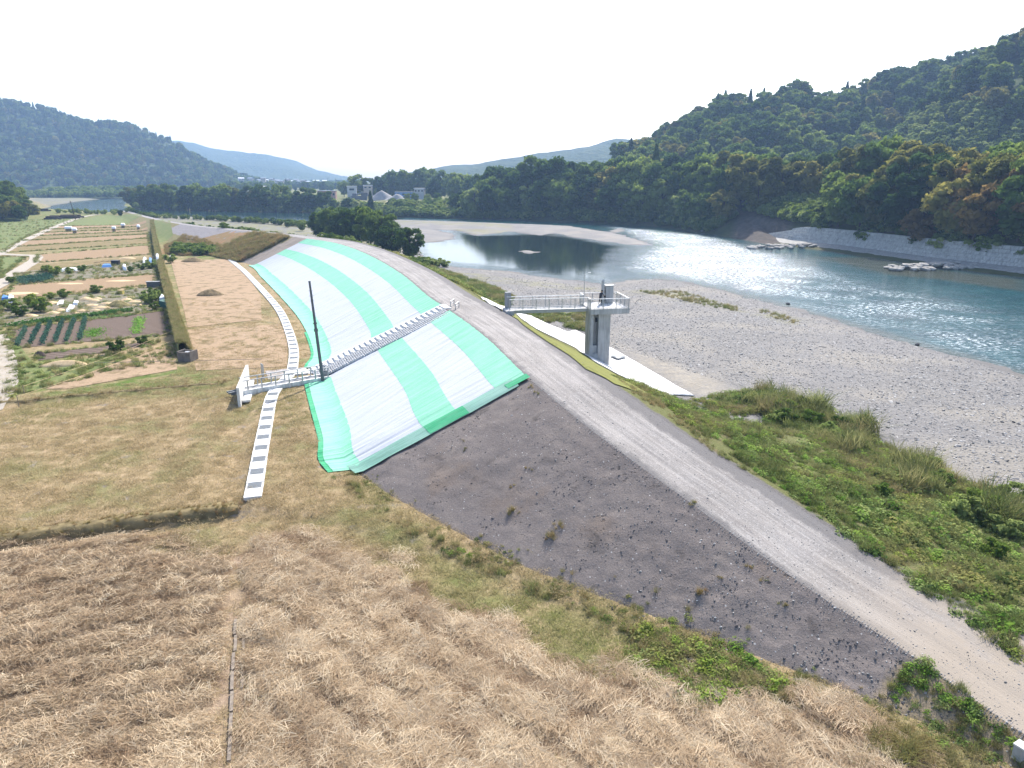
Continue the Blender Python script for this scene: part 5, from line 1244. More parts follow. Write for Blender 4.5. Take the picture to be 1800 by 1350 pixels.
# low grassy banks between the terraced fields
for nm, pts_, h_ in (('field_bank', [(-60, 958), (0, 945), (110, 929), (210, 915), (320, 900), (418, 888)], .17), ('field_bank', [(-60, 722), (0, 710), (110, 699), (220, 689), (320, 680), (402, 673)], .24), ('field_bank', [(330, 578), (400, 573), (455, 569)], .10)):
    c_ = catmull([tuple(at(*p, -.15).xy) for p in pts_], 14); d_b = np.gradient(c_, axis=0); d_b /= np.linalg.norm(d_b, axis=1)[:, None]; q_ = np.stack([d_b[:, 1], -d_b[:, 0]], 1); c_ = c_ + q_ * (.5 * fbm(np.arange(len(c_)) / 4, np.zeros(len(c_)), 97))[:, None]
    pr_ = [(.55, -.5), (.42, -.15), (.22, h_ * .75), (0, h_ * .95), (-.5, h_ * .6), (-1.6, -.2)]
    V = np.stack([np.c_[c_ + q_ * a, ground((c_ + q_ * a)[:, 0], (c_ + q_ * a)[:, 1])[0] * 0 + b - .18] for a, b in pr_], 1); tp_ = np.minimum(1, np.minimum(np.arange(len(c_)), np.arange(len(c_))[::-1]) / 9.0)[:, None]; V[..., 2] = np.where(V[..., 2] > -.4, -.4 + (V[..., 2] + .4) * (.45 + .55 * tp_), V[..., 2]); V[..., 2] += .12 * fbm(V[..., 0] * 1.1, V[..., 1] * 1.1, 98)
    o = link(nm, np_mesh(nm, V.reshape(-1, 3), grid_faces(len(c_), len(pr_)), simple('bank_turf', (.17, .135, .07), .95, 0, .4, 1.5, .1, .8, 9), True)); o['kind'] = 'structure'
    j = rng.integers(0, len(c_), 520); a_ = rng.uniform(-.7, .5, 520); xy = c_[j] + q_[j] * a_[:, None] + d_b[j] * rng.uniform(-.4, .4, (520, 1))
    scatter('bank_turf', np.c_[xy, np.interp(a_, [-1.6, -.5, 0, .22, .42], [-.2, h_ * .6, h_ * .95, h_ * .75, -.15]) - .22], yaw(520, None, 0, .2), rng.uniform(.08, .26, 520), S_rusty + S_turf, tint=np.clip(rng.normal(.3, .3, 520), 0, 1))
# pebbles and crumbs on the dark slope and along the road edges
RK2 = [rock_me(20 + i, .7, .3) for i in range(4)]
for r in RK2: r.materials.append(M['cobble'])
S_rock = [src('stone_source', r) for r in RK2]
RKD = [rock_me(30 + i, .6, .35) for i in range(3)]
M['crumb'] = simple('dark_crumb', (.085, .078, .08), .9, 0, .35, 1.0)
for r in RKD: r.materials.append(M['crumb'])
S_crumb = [src('crumb_source', r) for r in RKD]
AI = np.arange(NR) / SUB
def slope_pts(n):
    I = np.interp(rng.uniform(arc[SUB], arc[int(6.05 * SUB)], n), arc, AI); return slopeP(I, rng.uniform(.02, .98, n))[0]
p = slope_pts(5000); cl = fbm(p[:, 0] / 1.5, p[:, 1] / 1.5, 87); k = rng.random(5000) < .12 + .88 * (cl > .12); p = p[k]; Z = dropmany(p[:, 0], p[:, 1]); n = len(p)
scatter('crumbs', np.stack([p[:, 0], p[:, 1], Z], -1), yaw(n, None, 0, .4), np.minimum(rng.gamma(1.6, .011, n) + .010, .085), S_crumb)
p = slope_pts(1500); Z = dropmany(p[:, 0], p[:, 1])
scatter('pebbles', np.stack([p[:, 0], p[:, 1], Z], -1), yaw(1500, None, 0, .4), np.minimum(rng.gamma(2, .009, 1500) + .01, .07), S_rock)
k = rng.integers(0, 9 * SUB, 9000); e_ = np.where(rng.random(9000) < .5, rng.normal(.0, .12, 9000), rng.uniform(0, RW, 9000)); q = L3[k] + np.c_[nrm[k] * e_[:, None], np.zeros(9000)]
Z = dropmany(q[:, 0], q[:, 1]); scatter('road_gravel', np.stack([q[:, 0], q[:, 1], Z], -1), yaw(9000, None, 0, .5), np.minimum(rng.gamma(2, .006, 9000) + .008, .06), S_rock)
# cobbles on the gravel bank
GB = np.vstack([[(36, 38), (60, 40), (60, 74)], nearW[:14] - np.array([0.6, 0.4]), [(-14, 175), (-6, 130), (2, 100), (16, 85), (24, 70), (33, 54)]])
x, y = in_poly_samples(GB, 14.0); d = np.hypot(x, y); k = rng.random(len(x)) < np.clip(1.25 - d / 170, .12, 1); x, y = x[k], y[k]; z, zone, dw, riv, fr = ground(x, y)
k = (zone == 1) & (dw > -1.5); x, y, z = x[k], y[k], z[k]; n = len(x); s = rng.gamma(2.0, .020, n) + .03; s = np.minimum(s, .26)
scatter('cobbles', np.stack([x, y, z + s * .05], -1), yaw(n, None, 0, .25), np.stack([s * 1.15, s, s * .6], -1), S_rock)
for a, b, s in [(1238, 742, .7), (1385, 535, .7), (1428, 561, .5), (1612, 607, .8)]: pass
for a, b in [(1238, 607), (1612, 607), (1385, 535), (1428, 561)][1:]:
    q = at(a, b, WZ); e = tag(link('boulder', RKD[0], None, (q.x, q.y, WZ + .1), (0, 0, a), (.34, .3, .3)), 'dark boulder lying at the waterline of the gravel bank', 'boulder', 'boulders at the waterline')
# riverside slope vegetation
VS = [[(1100, 670), (1222, 700), (1300, 688), (1400, 700), (1500, 745), (1600, 805), (1700, 850), (1800, 890), (1800, 1165), (1690, 1090), (1545, 985), (1425, 900), (1300, 808), (1195, 735)]]
VW = [pw(v) for v in VS]
veg_at('slope_grass', VW, 5.0, S_grass, (.35, .8), (0, .5))
veg_at('slope_weeds', VW, 3.6, S_weed + S_bright, (.4, 1.0), (0, .4))
veg_at('slope_weeds', [pw([(1740, 900), (1800, 900), (1800, 1080), (1560, 960), (1500, 900), (1560, 860)])], 1.6, S_weed, (.7, 1.3), (.2, .9))
TG = [pw([(1290, 698), (1340, 690), (1420, 700), (1480, 740), (1530, 735), (1545, 790), (1500, 800), (1430, 770), (1350, 730)]), pw([(1560, 800), (1660, 820), (1680, 860), (1640, 880), (1560, 850), (1540, 820)]), pw([(1700, 860), (1800, 890), (1800, 950), (1720, 920)])]
veg_at('tall_grass', TG, 1.3, S_tall, (.5, 1.05), (0, .4), tiltv=.22); veg_at('tall_weeds', TG, 1.0, S_weed, (.9, 1.7), (0, .4))
P = []
for Q in TG + [pw([(1500, 790), (1600, 830), (1760, 900), (1800, 960), (1800, 1010), (1640, 930), (1480, 850)])]:
    a, b = in_poly_samples(Q, .09); P += [(i, j_, drop(i, j_) - .1) for i, j_ in zip(a, b)]
stuff_trees('scrub', P, (.3, .75), ['bush'], 31)
veg_at('low_grass', [pw([(1060, 655), (1150, 690), (1260, 770), (1420, 890), (1600, 1010), (1800, 1150), (1800, 1125), (1600, 985), (1420, 865), (1270, 750), (1160, 675)])], 12, S_grass + S_weed, (.2, .45), (0, .4))
veg_at('low_grass', [pw([(1085, 668), (1140, 690), (1195, 712), (1255, 765), (1340, 825), (1325, 838), (1240, 785), (1170, 730), (1110, 690)])], 14, S_turf + S_grass, (.2, .5), (.2, .9))
VR = [pw([(742, 462), (800, 482), (870, 505), (905, 522), (890, 540), (800, 492), (750, 470)]), pw([(915, 548), (1000, 548), (1032, 545), (1032, 585), (1010, 578), (970, 570)])]
veg_at('slope_weeds', VR, 3.0, S_weed, (.6, 1.4), (0, .5)); veg_at('slope_grass', VR, 2.5, S_grass, (.6, 1.2), (0, .5))
veg_at('slope_weeds', [np.array([tuple(R3[i, :2] + nrm[i] * a) for i in range(int(9.8 * SUB), 13 * SUB, 10) for a in (1.2,)] + [tuple(R3[i, :2] + nrm[i] * 11) for i in range(13 * SUB, int(9.8 * SUB), -10)])], 1.6, S_weed, (.7, 1.6), (0, .5))
veg_at('bank_grass', [pl(P_, -1.2) for P_ in ([(1110, 512), (1200, 512), (1300, 540), (1290, 550), (1190, 528)], [(1340, 540), (1410, 560), (1395, 566), (1335, 550)])], 2.2, S_grass, (.3, .8), (.1, .7))

# ------------------------------------------------------------------ fields and gardens on the left
def mat_crop(name, a, b, rows=0, ang=0.0, c=None):
    t = NT(name); v = t.coord('Object'); n = t.noise(v, .5, 5, .65); f = t.noise(v, 5, 4, .7)
    col = t.ramp(f, [(.3, a), (.7, b)])
    if c: col = t.mix(t.mr(n, .5, .62, 0, .8, True), col, c)
    h = f
    if rows:
        vr = t.coord('Object', (1, 1, 1), (0, 0, ang)); sx = t.n('SeparateXYZ'); t.l(vr, sx.inputs[0])
        wv2 = t.math('SINE', t.math('ADD', t.math('MULTIPLY', sx.outputs[0], 6.283 / rows), t.math('MULTIPLY', n, 1.5)))
        col = t.mix(t.mr(wv2, -.2, .8, 0, .55), col, tuple(x * .55 for x in a)); h = t.math('ADD', f, wv2)
    return t.pbr(col, .95, t.bump(h, .7, .1), spec=.1)
M['stubble'] = mat_crop('stubble', (.24, .165, .095), (.37, .265, .165), 1.2, .35)
M['stubble2'] = mat_crop('stubble_green', (.20, .155, .075), (.30, .22, .12), 1.2, .35, (.11, .13, .04))
M['soil'] = mat_crop('tilled_soil', (.115, .085, .068), (.185, .14, .112), .9, 1.2)
M['garden'] = mat_crop('garden_ground', (.14, .125, .09), (.24, .21, .16), 0, 0, (.085, .11, .035))
M['meadow'] = mat_crop('meadow', (.095, .125, .045), (.165, .19, .07), 0, 0, (.20, .19, .085))
M['dirt'] = mat_crop('dirt_path', (.30, .265, .22), (.42, .375, .315))
M['drystraw'] = mat_crop('dry_grass', (.25, .175, .11), (.38, .28, .185), 0, 0, (.17, .13, .07))
M['rustgrass'] = mat_crop('rust_grass', (.15, .12, .05), (.26, .17, .085), 0, 0, (.28, .15, .085))
def plot(name, pts, mat, lift=.05, z=0.0):
    P = [at(*p, z) for p in pts]
    return drape(name, [(p.x, p.y) for p in P], mat, lift, 2.5)
ST = [((88, 398), (258, 395), (258, 398), (75, 403)), ((72, 404), (258, 399), (258, 402), (60, 409)), ((58, 410), (260, 403), (260, 406), (48, 415)), ((46, 416), (261, 407), (261, 411), (35, 423)),
      ((33, 424), (262, 412), (263, 418), (18, 434)), ((16, 435), (263, 419), (264, 428), (12, 444), (5, 444))]
for i, p in enumerate(ST): plot('stubble_field', p, M['stubble' if i % 2 == 0 else 'stubble2'])
plot('stubble_field', [(66, 448), (264, 431), (268, 447), (62, 462)], M['stubble']); plot('stubble_field', [(58, 466), (200, 455), (268, 452), (268, 456), (52, 476)], M['stubble2'])
plot('stubble_field', [(20, 503), (276, 482), (280, 500), (0, 528), (0, 514)], M['stubble'])
plot('garden_plot', [(30, 482), (270, 458), (274, 480), (25, 500)], M['garden']); plot('garden_plot', [(0, 531), (282, 503), (288, 545), (0, 575)], M['garden'], .045)
plot('vegetable_plot', [(18, 578), (220, 556), (292, 546), (300, 588), (20, 613)], M['soil'])
plot('tilled_strip', [(66, 622), (270, 600), (268, 607), (170, 622), (68, 634)], M['soil'])
plot('dry_field', [(200, 640), (305, 605), (312, 650), (120, 684), (80, 684)], M['drystraw'])
plot('dry_field', [(300, 458), (402, 456), (440, 492), (458, 520), (460, 562), (330, 576), (322, 540)], M['drystraw']); plot('dry_field', [(330, 580), (490, 570), (505, 580), (505, 645), (345, 652)], M['drystraw'], .04)
plot('meadow', [(0, 392), (60, 385), (150, 383), (60, 412), (0, 440)], M['meadow']); plot('meadow', [(0, 452), (45, 452), (20, 470), (0, 490)], M['meadow']); plot('meadow', [(125, 390), (190, 378), (250, 383), (250, 388), (200, 396), (110, 397)], M['meadow'])
plot('meadow', [(268, 398), (300, 398), (305, 420), (278, 428)], M['meadow']); plot('rust_meadow', [(282, 438), (330, 430), (420, 433), (452, 441), (430, 449), (320, 450), (285, 447)], M['rustgrass'])
plot('meadow', [(0, 592), (20, 590), (60, 640), (210, 625), (180, 645), (90, 680), (0, 700)], M['meadow'], .03)
PLOTPX = [p for p in ST] + [[(66, 448), (264, 431), (268, 447), (62, 462)], [(20, 503), (276, 482), (280, 500), (0, 528)], [(30, 482), (270, 458), (274, 480), (25, 500)], [(0, 531), (282, 503), (288, 545), (0, 575)], [(18, 578), (220, 556), (292, 546), (300, 588), (20, 613)], [(66, 622), (270, 600), (268, 607), (170, 622), (68, 634)], [(0, 452), (45, 452), (20, 470), (0, 490)]]
VX = []
for p in PLOTPX:
    q = pl(p); 
    for i in range(len(q)):
        a, b = q[i], q[(i + 1) % len(q)]; L_ = np.linalg.norm(b - a); k = int(L_ * 3.2)
        VX.append(a + (b - a) * rng.random((k, 1)) + rng.normal(0, .35, (k, 2)))
VX = np.concatenate(VX); n = len(VX)
scatter('verge_grass', np.c_[VX, np.zeros(n)], yaw(n, None, 0, .1), rng.uniform(.35, .9, n), S_grass + S_weed, tint=np.clip(rng.normal(.25, .3, n), 0, 1))
gxp = pl([(0, 531), (282, 503), (288, 545), (0, 575)]); a, b = in_poly_samples(gxp, .35); gx2 = pl([(30, 482), (270, 458), (274, 480), (25, 500)]); c, d_2 = in_poly_samples(gx2, .5); gx3 = pl([(0, 575), (60, 640), (210, 622), (320, 600), (320, 640), (200, 655), (100, 680), (0, 705), (-60, 720), (-60, 560)]); e_1, e_2 = in_poly_samples(gx3, 1.3); gx4 = pl([(-100, 400), (60, 385), (150, 383), (60, 412), (-100, 480)]); f_1, f_2 = in_poly_samples(gx4, .12)
VX = np.r_[a, c, e_1, f_1]; VY = np.r_[b, d_2, e_2, f_2]; k = sdpoly(VX, VY, pl([(-60, 585), (6, 592), (12, 630), (14, 665), (6, 692), (-60, 720)], 0)) < 0; VX, VY = VX[k], VY[k]; n = len(VX)
scatter('garden_weeds', np.c_[VX, VY, np.zeros(n)], yaw(n, None, 0, .1), rng.uniform(.4, 1.1, n), S_grass + S_weed, tint=np.clip(rng.normal(.3, .3, n), 0, 1))
def ribbon(name, pts, w_, mat, lift=.09, z=0.0):
    c = catmull([tuple(at(*p, z).xy) for p in pts], 14); d = np.gradient(c, axis=0); d /= np.linalg.norm(d, axis=1)[:, None]; q = np.stack([d[:, 1], -d[:, 0]], 1)
    ww = (np.interp(np.linspace(0, 1, len(c)), np.linspace(0, 1, len(w_)), w_) if not np.isscalar(w_) else np.full(len(c), w_))[:, None] / 2
    ww = ww * (1 + .25 * fbm(np.arange(len(c)) / 2.5, np.zeros(len(c)), 5))[:, None]
    V = np.stack([c - q * ww, c - q * ww * .3, c + q * ww * .3, c + q * ww], 1).reshape(-1, 2); Z = dropmany(V[:, 0], V[:, 1]) + lift
    o = link(name, np_mesh(name, np.c_[V, Z], grid_faces(len(c), 4), mat, True)); o['kind'] = 'structure'
    if o.data.polygons[0].normal.z < 0: o.data.flip_normals()
    return o
ribbon('farm_track', [(-60, 468), (0, 446), (40, 425), (95, 400), (140, 383), (172, 377)], [2.4, 3], M['dirt'])
ribbon('farm_track', [(0, 447), (40, 449), (62, 450), (60, 459), (30, 478), (0, 500), (-80, 545)], 3.0, M['dirt'])
ribbon('farm_track', [(-10, 590), (3, 625), (6, 660), (0, 690), (-30, 720)], 2.6, M['dirt'])
BV.append(bench[1])
fr_ = catmull([tuple(aty(a, b, 896)) for a, b in [(58, 341), (75, 337), (92, 334.2), (150, 332.8), (200, 332.8), (240, 333.6)]], 10); V = np.concatenate([fr_ + [0, -9, -.0], fr_ + [0, 9, .8]]); V[:, 2] += .9; k = len(fr_)
o = link('far_road', np_mesh('far_road', V, [(i, i + 1, k + i + 1, k + i) for i in range(k - 1)], simple('far_road', (.45, .43, .40)), True)); o['kind'] = 'structure'
ribbon('river_road', [(590, 356), (660, 357.5), (730, 358.5), (800, 359.5)], 7, simple('tan_road', (.42, .33, .26)), .4, 1.5)
ribbon('garden_path', [(32, 479), (110, 472), (165, 466)], .8, M['dirt'])
# raised grassy irrigation bank casting its shade on the left
ib = catmull([tuple(at(*p, 0).xy) for p in [(268, 397), (273, 425), (281, 460), (297, 520), (313, 580), (327, 625)]], 30); d = np.gradient(ib, axis=0); d /= np.linalg.norm(d, axis=1)[:, None]; q = np.stack([d[:, 1], -d[:, 0]], 1)
prof = [(-.75, -.1), (-.62, 1.35), (-.45, 1.6), (.1, 1.5), (.45, .8), (.8, -.1)]
sgn = -1 if q[0, 0] > 0 else 1
V = np.concatenate([np.c_[ib + q * (-sgn) * o_[0], np.full(len(ib), o_[1])][:, None] for o_ in prof], 1); V[..., 2] += .12 * fbm(V[..., 0], V[..., 1], 91) * (V[..., 2] > 0)
bk = link('grass_bank', np_mesh('grass_bank', V.reshape(-1, 3), grid_faces(len(ib), len(prof)), simple('bank_grass', (.22, .21, .075), .95, 0, .4, 1.2, .1, .7, 8), True)); bk['kind'] = 'structure'
BV.append(BVHTree.FromPolygons(V.reshape(-1, 3).tolist(), grid_faces(len(ib), len(prof)).tolist()))
j = rng.integers(0, len(ib) - 1, 2600); o_ = rng.uniform(-.6, .7, 2600); xy = ib[j] + d[j] * rng.uniform(0, 1, (2600, 1)) + q[j] * (-sgn) * o_[:, None]
scatter('bank_grass', np.c_[xy, np.maximum(dropmany(xy[:, 0], xy[:, 1]), 0) - .03], yaw(2600, None, 0, .15), rng.uniform(.4, .9, 2600), S_grass, tint=rng.uniform(.1, 1, 2600))
p = at(331, 634, 0); e = empty('inlet_box', (p.x, p.y, 0), R(-12), 'open concrete inlet box at the near end of the grassy irrigation bank', 'inlet box')
m = MB(); m.box((-.75, 0, .55), (.15, 1.4, 1.3)); m.box((.75, 0, .55), (.15, 1.4, 1.3)); m.box((0, -.62, .5), (1.35, .15, 1.2)); m.box((0, .62, .5), (1.35, .15, 1.2)); m.build('wall', simple('stained_concrete', (.15, .13, .115), .9, 0, .3, 2), e)
m = MB(); m.box((0, 0, .3), (1.34, 1.08, .1)); m.build('floor_plate', M['black'], e); m = MB(); m.box((.1, -.1, .85), (.5, .25, .5)); m.build('sluice_plate', M['rail_white'], e)

# heaps
def heap(px_, py_, rx, ry, h, mat, name, label, cat, group=None, rz=0, z=0.0, seed=0, pw_=1.6):
    p = at(px_, py_, z); zz = drop(p.x, p.y); n_, m_ = 8, 20; V = [(0, 0, h)]
    for i in range(1, n_):
        for j in range(m_):
            a = 2 * math.pi * j / m_; r = i / (n_ - 1); k = 1 + .22 * (vn(math.cos(a) * 1.7 + seed * 3, math.sin(a) * 1.7 + i * .15, 7) - .5) * 2
            V.append((rx * r * k * math.cos(a), ry * r * k * math.sin(a), h * (1 - r ** pw_) * (1 + .35 * (float(vn(math.cos(a) * r * 3 + seed, math.sin(a) * r * 3, 8)) - .5)) - (.15 if i == n_ - 1 else 0)))
    me = bpy.data.meshes.new(name); F = [(0, 1 + j, 1 + (j + 1) % m_) for j in range(m_)] + [(1 + (i - 1) * m_ + j, 1 + i * m_ + j, 1 + i * m_ + (j + 1) % m_, 1 + (i - 1) * m_ + (j + 1) % m_) for i in range(1, n_ - 1) for j in range(m_)]
    me.from_pydata([tuple(map(float, v)) for v in V], [], F); me.materials.append(mat); me.polygons.foreach_set('use_smooth', [True] * len(F)); me.update()
    return tag(link(name, me, None, (p.x, p.y, zz), (0, 0, rz)), label, cat, group)
M['husk'] = simple('rice_husk', (.52, .39, .235), .95, 0, .18, 3, .1, .7, 16); M['hay'] = simple('hay', (.22, .185, .085), .95, 0, .35, 3, .1, .9, 12); M['haybrown'] = simple('brown_hay', (.20, .15, .085), .95, 0, .35, 3, .1, .9, 12)
GH = 'rice husk heaps in the vegetable garden'
for i, (a, b, rx, ry, h) in enumerate([(76, 535, 1.6, 1.1, .35), (92, 533, 1.4, 1.0, .3), (52, 556, 1.3, .9, .35), (93, 551, 1.1, .9, .35), (106, 546, .8, .8, .35), (145, 547, 1.1, .8, .3), (132, 551, .9, .6, .25), (152, 527, 1.4, 1.2, .55), (165, 529, 1.0, .8, .4), (172, 526, .9, .8, .4),
                                   (160, 537, 1.4, .8, .3), (178, 541, 1.5, .9, .3), (190, 534, 1.3, .8, .3), (168, 546, 1.0, .6, .25), (206, 530, 1.1, .7, .25), (224, 527, 1.1, .9, .3), (236, 531, 1.2, .9, .3), (240, 537, 1.2, .8, .3), (229, 523, .9, .7, .25)]):
    heap(a, b, rx, ry, h, M['husk'], 'husk_heap', 'pale tan heap of rice husks spread on the vegetable garden', 'husk heap', GH, seed=i)
heap(115, 642, 2.6, .9, .55, M['husk'], 'husk_heap', 'long pale heap of rice husks alone on the green verge', 'husk heap', rz=.25, seed=30)
heap(370, 519, 2.4, 1.6, 1.0, M['haybrown'], 'hay_heap', 'brown heap of cut grass in the middle of the mown field', 'hay heap', seed=31)
heap(340, 460, 3.2, 2.2, 1.0, M['haybrown'], 'hay_heap', 'low brown heap of cut grass at the far end of the mown field', 'hay heap', seed=32)
heap(210, 538, 1.9, 1.3, .9, M['hay'], 'hay_heap', 'olive heap of wilted stalks between the rice husks', 'hay heap', seed=33)
heap(224, 455, 2.2, 1.2, .5, M['husk'], 'hay_heap', 'tan straw heap at the edge of the stubble above the garden', 'hay heap', seed=34)
for i, (a, b) in enumerate([(172, 462), (183, 460), (192, 460)]): heap(a, b, 1.2, .7, .3, M['haybrown'], 'hay_heap', 'small brown straw clump in the row beside the blue sheet', 'hay heap', 'straw clumps by the blue sheet', seed=35 + i)
heap(71, 626, .8, .55, .6, simple('dark_compost', (.07, .05, .04), .95), 'compost_heap', 'small dark heap at the end of the tilled strip', 'compost heap', seed=40)
for i, (a, b, rx, ry) in enumerate([(40, 516, 5, 2.2), (125, 499, 4, 1.4), (213, 494, 4.5, 2.0)]):
    heap(a, b, rx, ry, .10, M['husk'], 'husk_spread', ('wide patch of straw husks at the left end of the stubble strip', 'narrow patch of straw husks at the top edge of the stubble strip', 'wide patch of straw husks at the right end of the stubble strip')[i], 'husk patch', seed=50 + i)
# covered sheaves on the far stubble
M['sheet_white'] = simple('white_sheet', (.74, .76, .80), .6, 0, .06, 2, .3, .3, 6); M['blue'] = simple('blue_sheet', (.07, .20, .48), .6, 0, .15, 2); M['green_sheet'] = simple('green_sheet', (.015, .085, .07), .6, 0, .2, 2)
for i, (a, b, wd, lab) in enumerate([(121, 407, 2.6, 'wide straw stack under a white cover, leftmost on the far stubble'), (132, 410, 1.6, 'narrow straw stack under a white cover beside the wide one'), (201, 407, 1.5, 'white covered straw stack in the middle of the far stubble'),
                                (217, 401, 1.6, 'white covered straw stack highest up the far stubble'), (244, 404, 1.2, 'smallest white covered straw stack next to the irrigation bank')]):
    p = at(a, b, 0); e = empty('straw_stack', (p.x, p.y, 0), R(20), lab, 'straw stack'); m = MB(); m.box((0, 0, .7), (wd * .8, 1.2, 1.5), 0, .85); m.build('sheaves', simple('shaded_straw', (.20, .155, .095)), e)
    m = MB(); m.add([(-wd * .5, -.8, 1.0), (wd * .5, -.8, 1.0), (wd * .5, .8, 1.1), (-wd * .5, .8, 1.1), (-wd * .45, -.5, 1.9), (wd * .45, -.5, 1.8), (wd * .42, .5, 2.0), (-wd * .42, .5, 2.1)], [(3, 2, 1, 0), (4, 5, 6, 7), (0, 1, 5, 4), (1, 2, 6, 5), (2, 3, 7, 6), (3, 0, 4, 7)])
    o = m.build('white_cover', M['sheet_white'], e, bevel=.15)
def sheet(pts, mat, name, label, cat, h=.35, group=None):
    P = [at(*p, 0) for p in pts]; c = sum((p.xy for p in P), Vector((0, 0))) / len(P); n = len(P)
    z = drop(c.x, c.y); V = [(p.x - c.x, p.y - c.y, -.1) for p in P] + [((p.x - c.x) * .75, (p.y - c.y) * .75, h * random.uniform(.7, 1.2)) for p in P] + [(0, 0, h * 1.15)]
    me = bpy.data.meshes.new(name); me.from_pydata(V, [], [(i, (i + 1) % n, n + (i + 1) % n, n + i) for i in range(n)] + [(n + i, n + (i + 1) % n, 2 * n) for i in range(n)]); me.materials.append(mat); me.update()
    o = link(name, me, None, (c.x, c.y, z)); sb = o.modifiers.new('sub', 'SUBSURF'); sb.levels = sb.render_levels = 2; sb.subdivision_type = 'SIMPLE'
    return tag(o, label, cat, group)
sheet([(99, 537), (112, 535), (114, 529), (105, 530)], M['sheet_white'], 'plastic_sheet', 'crumpled white sheet left of the white strip between husk heaps', 'plastic sheet')
sheet([(115, 549), (125, 549), (133, 538), (123, 538)], M['sheet_white'], 'plastic_sheet', 'white sheet strip lying between the husk heaps', 'plastic sheet')
sheet([(128, 537), (137, 537), (139, 531), (131, 531)], M['sheet_white'], 'plastic_sheet', 'small white sheet just above the white strip', 'plastic sheet')
sheet([(103, 479), (138, 476), (138, 473), (105, 475)], M['sheet_white'], 'row_cover', 'long pale row cover over a bed in the upper garden', 'row cover', .6)
sheet([(178, 471), (197, 470), (196, 466), (182, 466)], M['blue'], 'blue_tarp', 'bright blue tarpaulin in the upper garden', 'tarpaulin', .5)
sheet([(2, 533), (20, 532), (19, 527), (6, 527)], M['blue'], 'blue_tarp', 'blue and white tarpaulin bundle at the left edge of the garden', 'tarpaulin', .8)
sheet([(14, 533), (28, 532), (26, 526), (17, 526)], M['sheet_white'], 'plastic_sheet', 'white sheet heaped against the blue tarpaulin bundle', 'plastic sheet', .9)
sheet([(279, 545), (298, 544), (298, 536), (283, 537)], M['green_sheet'], 'green_tarp', 'dark green tarpaulin mound beside the irrigation bank', 'tarpaulin', 1.2)
sheet([(280, 537), (292, 536), (291, 533), (283, 533)], M['sheet_white'], 'plastic_sheet', 'pale blue white sheet on top of the dark green tarpaulin', 'plastic sheet', 1.5)
sheet([(216, 476), (223, 476), (222, 470), (217, 470)], M['sheet_white'], 'plastic_bundle', 'round white bundle in the upper garden', 'bundle', 1.0)
sheet([(251, 463), (259, 462), (258, 457), (252, 457)], M['sheet_white'], 'plastic_bundle', 'pale grey bundle beside the blue sack near the bank', 'bundle', 1.0)
sheet([(262, 465), (269, 464), (268, 459), (263, 459)], M['blue'], 'blue_sack', 'blue sack beside the pale grey bundle near the bank', 'sack', .9)
sheet([(276, 470), (281, 470), (281, 463), (276, 463)], M['sheet_white'], 'plastic_bundle', 'white bundle leaning on the irrigation bank', 'bundle', 1.0)
sheet([(297, 456), (309, 456), (308, 451), (298, 451)], M['sheet_white'], 'plastic_sheet', 'pale flat sheet on the bank top by the dry field', 'plastic sheet', .5)
p = at(271, 505, 0); e = empty('field_shed', (p.x, p.y, 0), R(8), 'low dark grey box shed beside the irrigation bank', 'box shed'); m = MB(); m.box((0, 0, .5), (2.3, .9, 1.1)); m.build('body', M['pole'], e); m = MB(); m.box((0, 0, 1.09), (2.5, 1.1, .08)); m.build('lid', M['conc_grey'], e)
p = at(204, 466, 0); e = empty('field_crate', (p.x, p.y, 0), 0, 'small black crate right of the bright blue tarpaulin', 'crate'); m = MB(); m.box((0, 0, .55), (1.7, 1.0, 1.1)); m.build('body', M['black'], e); m = MB(); m.box((0, 0, 1.13), (1.8, 1.1, .06)); m.build('lid', M['pole'], e)
p = at(213, 517, 0); e = empty('yellow_box', (p.x, p.y, 0), 0, 'small yellow box at the top edge of the garden', 'box'); m = MB(); m.box((0, 0, .35), (.9, .6, .7)); m.build('body', simple('yellow_paint', (.55, .45, .12)), e); m = MB(); m.box((0, 0, .72), (.95, .65, .05)); m.build('lid', M['husk'], e)
# crop rows
def row(name, a, b, n_, kind_src, sc, label, cat, w_=.35, group=None, tint=(0, .2)):
    pass
def croprow(name, a, b, label, group, mat, n_=26, h=.55, w_=.45, size=.12):
    A_, B_ = at(*a, 0), at(*b, 0); g = np.random.default_rng(int(a[0] * 7 + b[1])); k = n_ * 26
    t_ = g.random(k); P = np.stack([A_.x + (B_.x - A_.x) * t_ + g.normal(0, w_ / 2, k), A_.y + (B_.y - A_.y) * t_ + g.normal(0, w_ / 2, k), g.uniform(.0, h, k)], -1); c = P.mean(0); c[2] = 0
    N_ = g.normal(0, 1, (k, 3)); N_[:, 2] = abs(N_[:, 2]) + .4; N_ /= np.linalg.norm(N_, axis=1)[:, None]; u_ = np.cross(N_, g.normal(0, 1, (k, 3))); u_ /= np.linalg.norm(u_, axis=1)[:, None]; v_ = np.cross(N_, u_); s = size * g.uniform(.6, 1.3, (k, 1))
    P = P - c; V = np.stack([P - u_ * s, P - v_ * s * .6, P + u_ * s, P + v_ * s * .6], 1).reshape(-1, 3)
    return tag(link(name, np_mesh(name, V, np.arange(4 * k).reshape(-1, 4), mat), None, (c[0], c[1], .06)), label, 'crop row', group)
M['leek'] = leafmat('leek', [(.035, .085, .060), (.055, .120, .085), (.08, .15, .10)], .3)
M['lettuce'] = leafmat('lettuce', [(.10, .24, .03), (.16, .33, .05), (.22, .40, .08)], .4)
M['cabbage'] = leafmat('cabbage', [(.06, .15, .035), (.11, .22, .055), (.22, .34, .12)], .4)
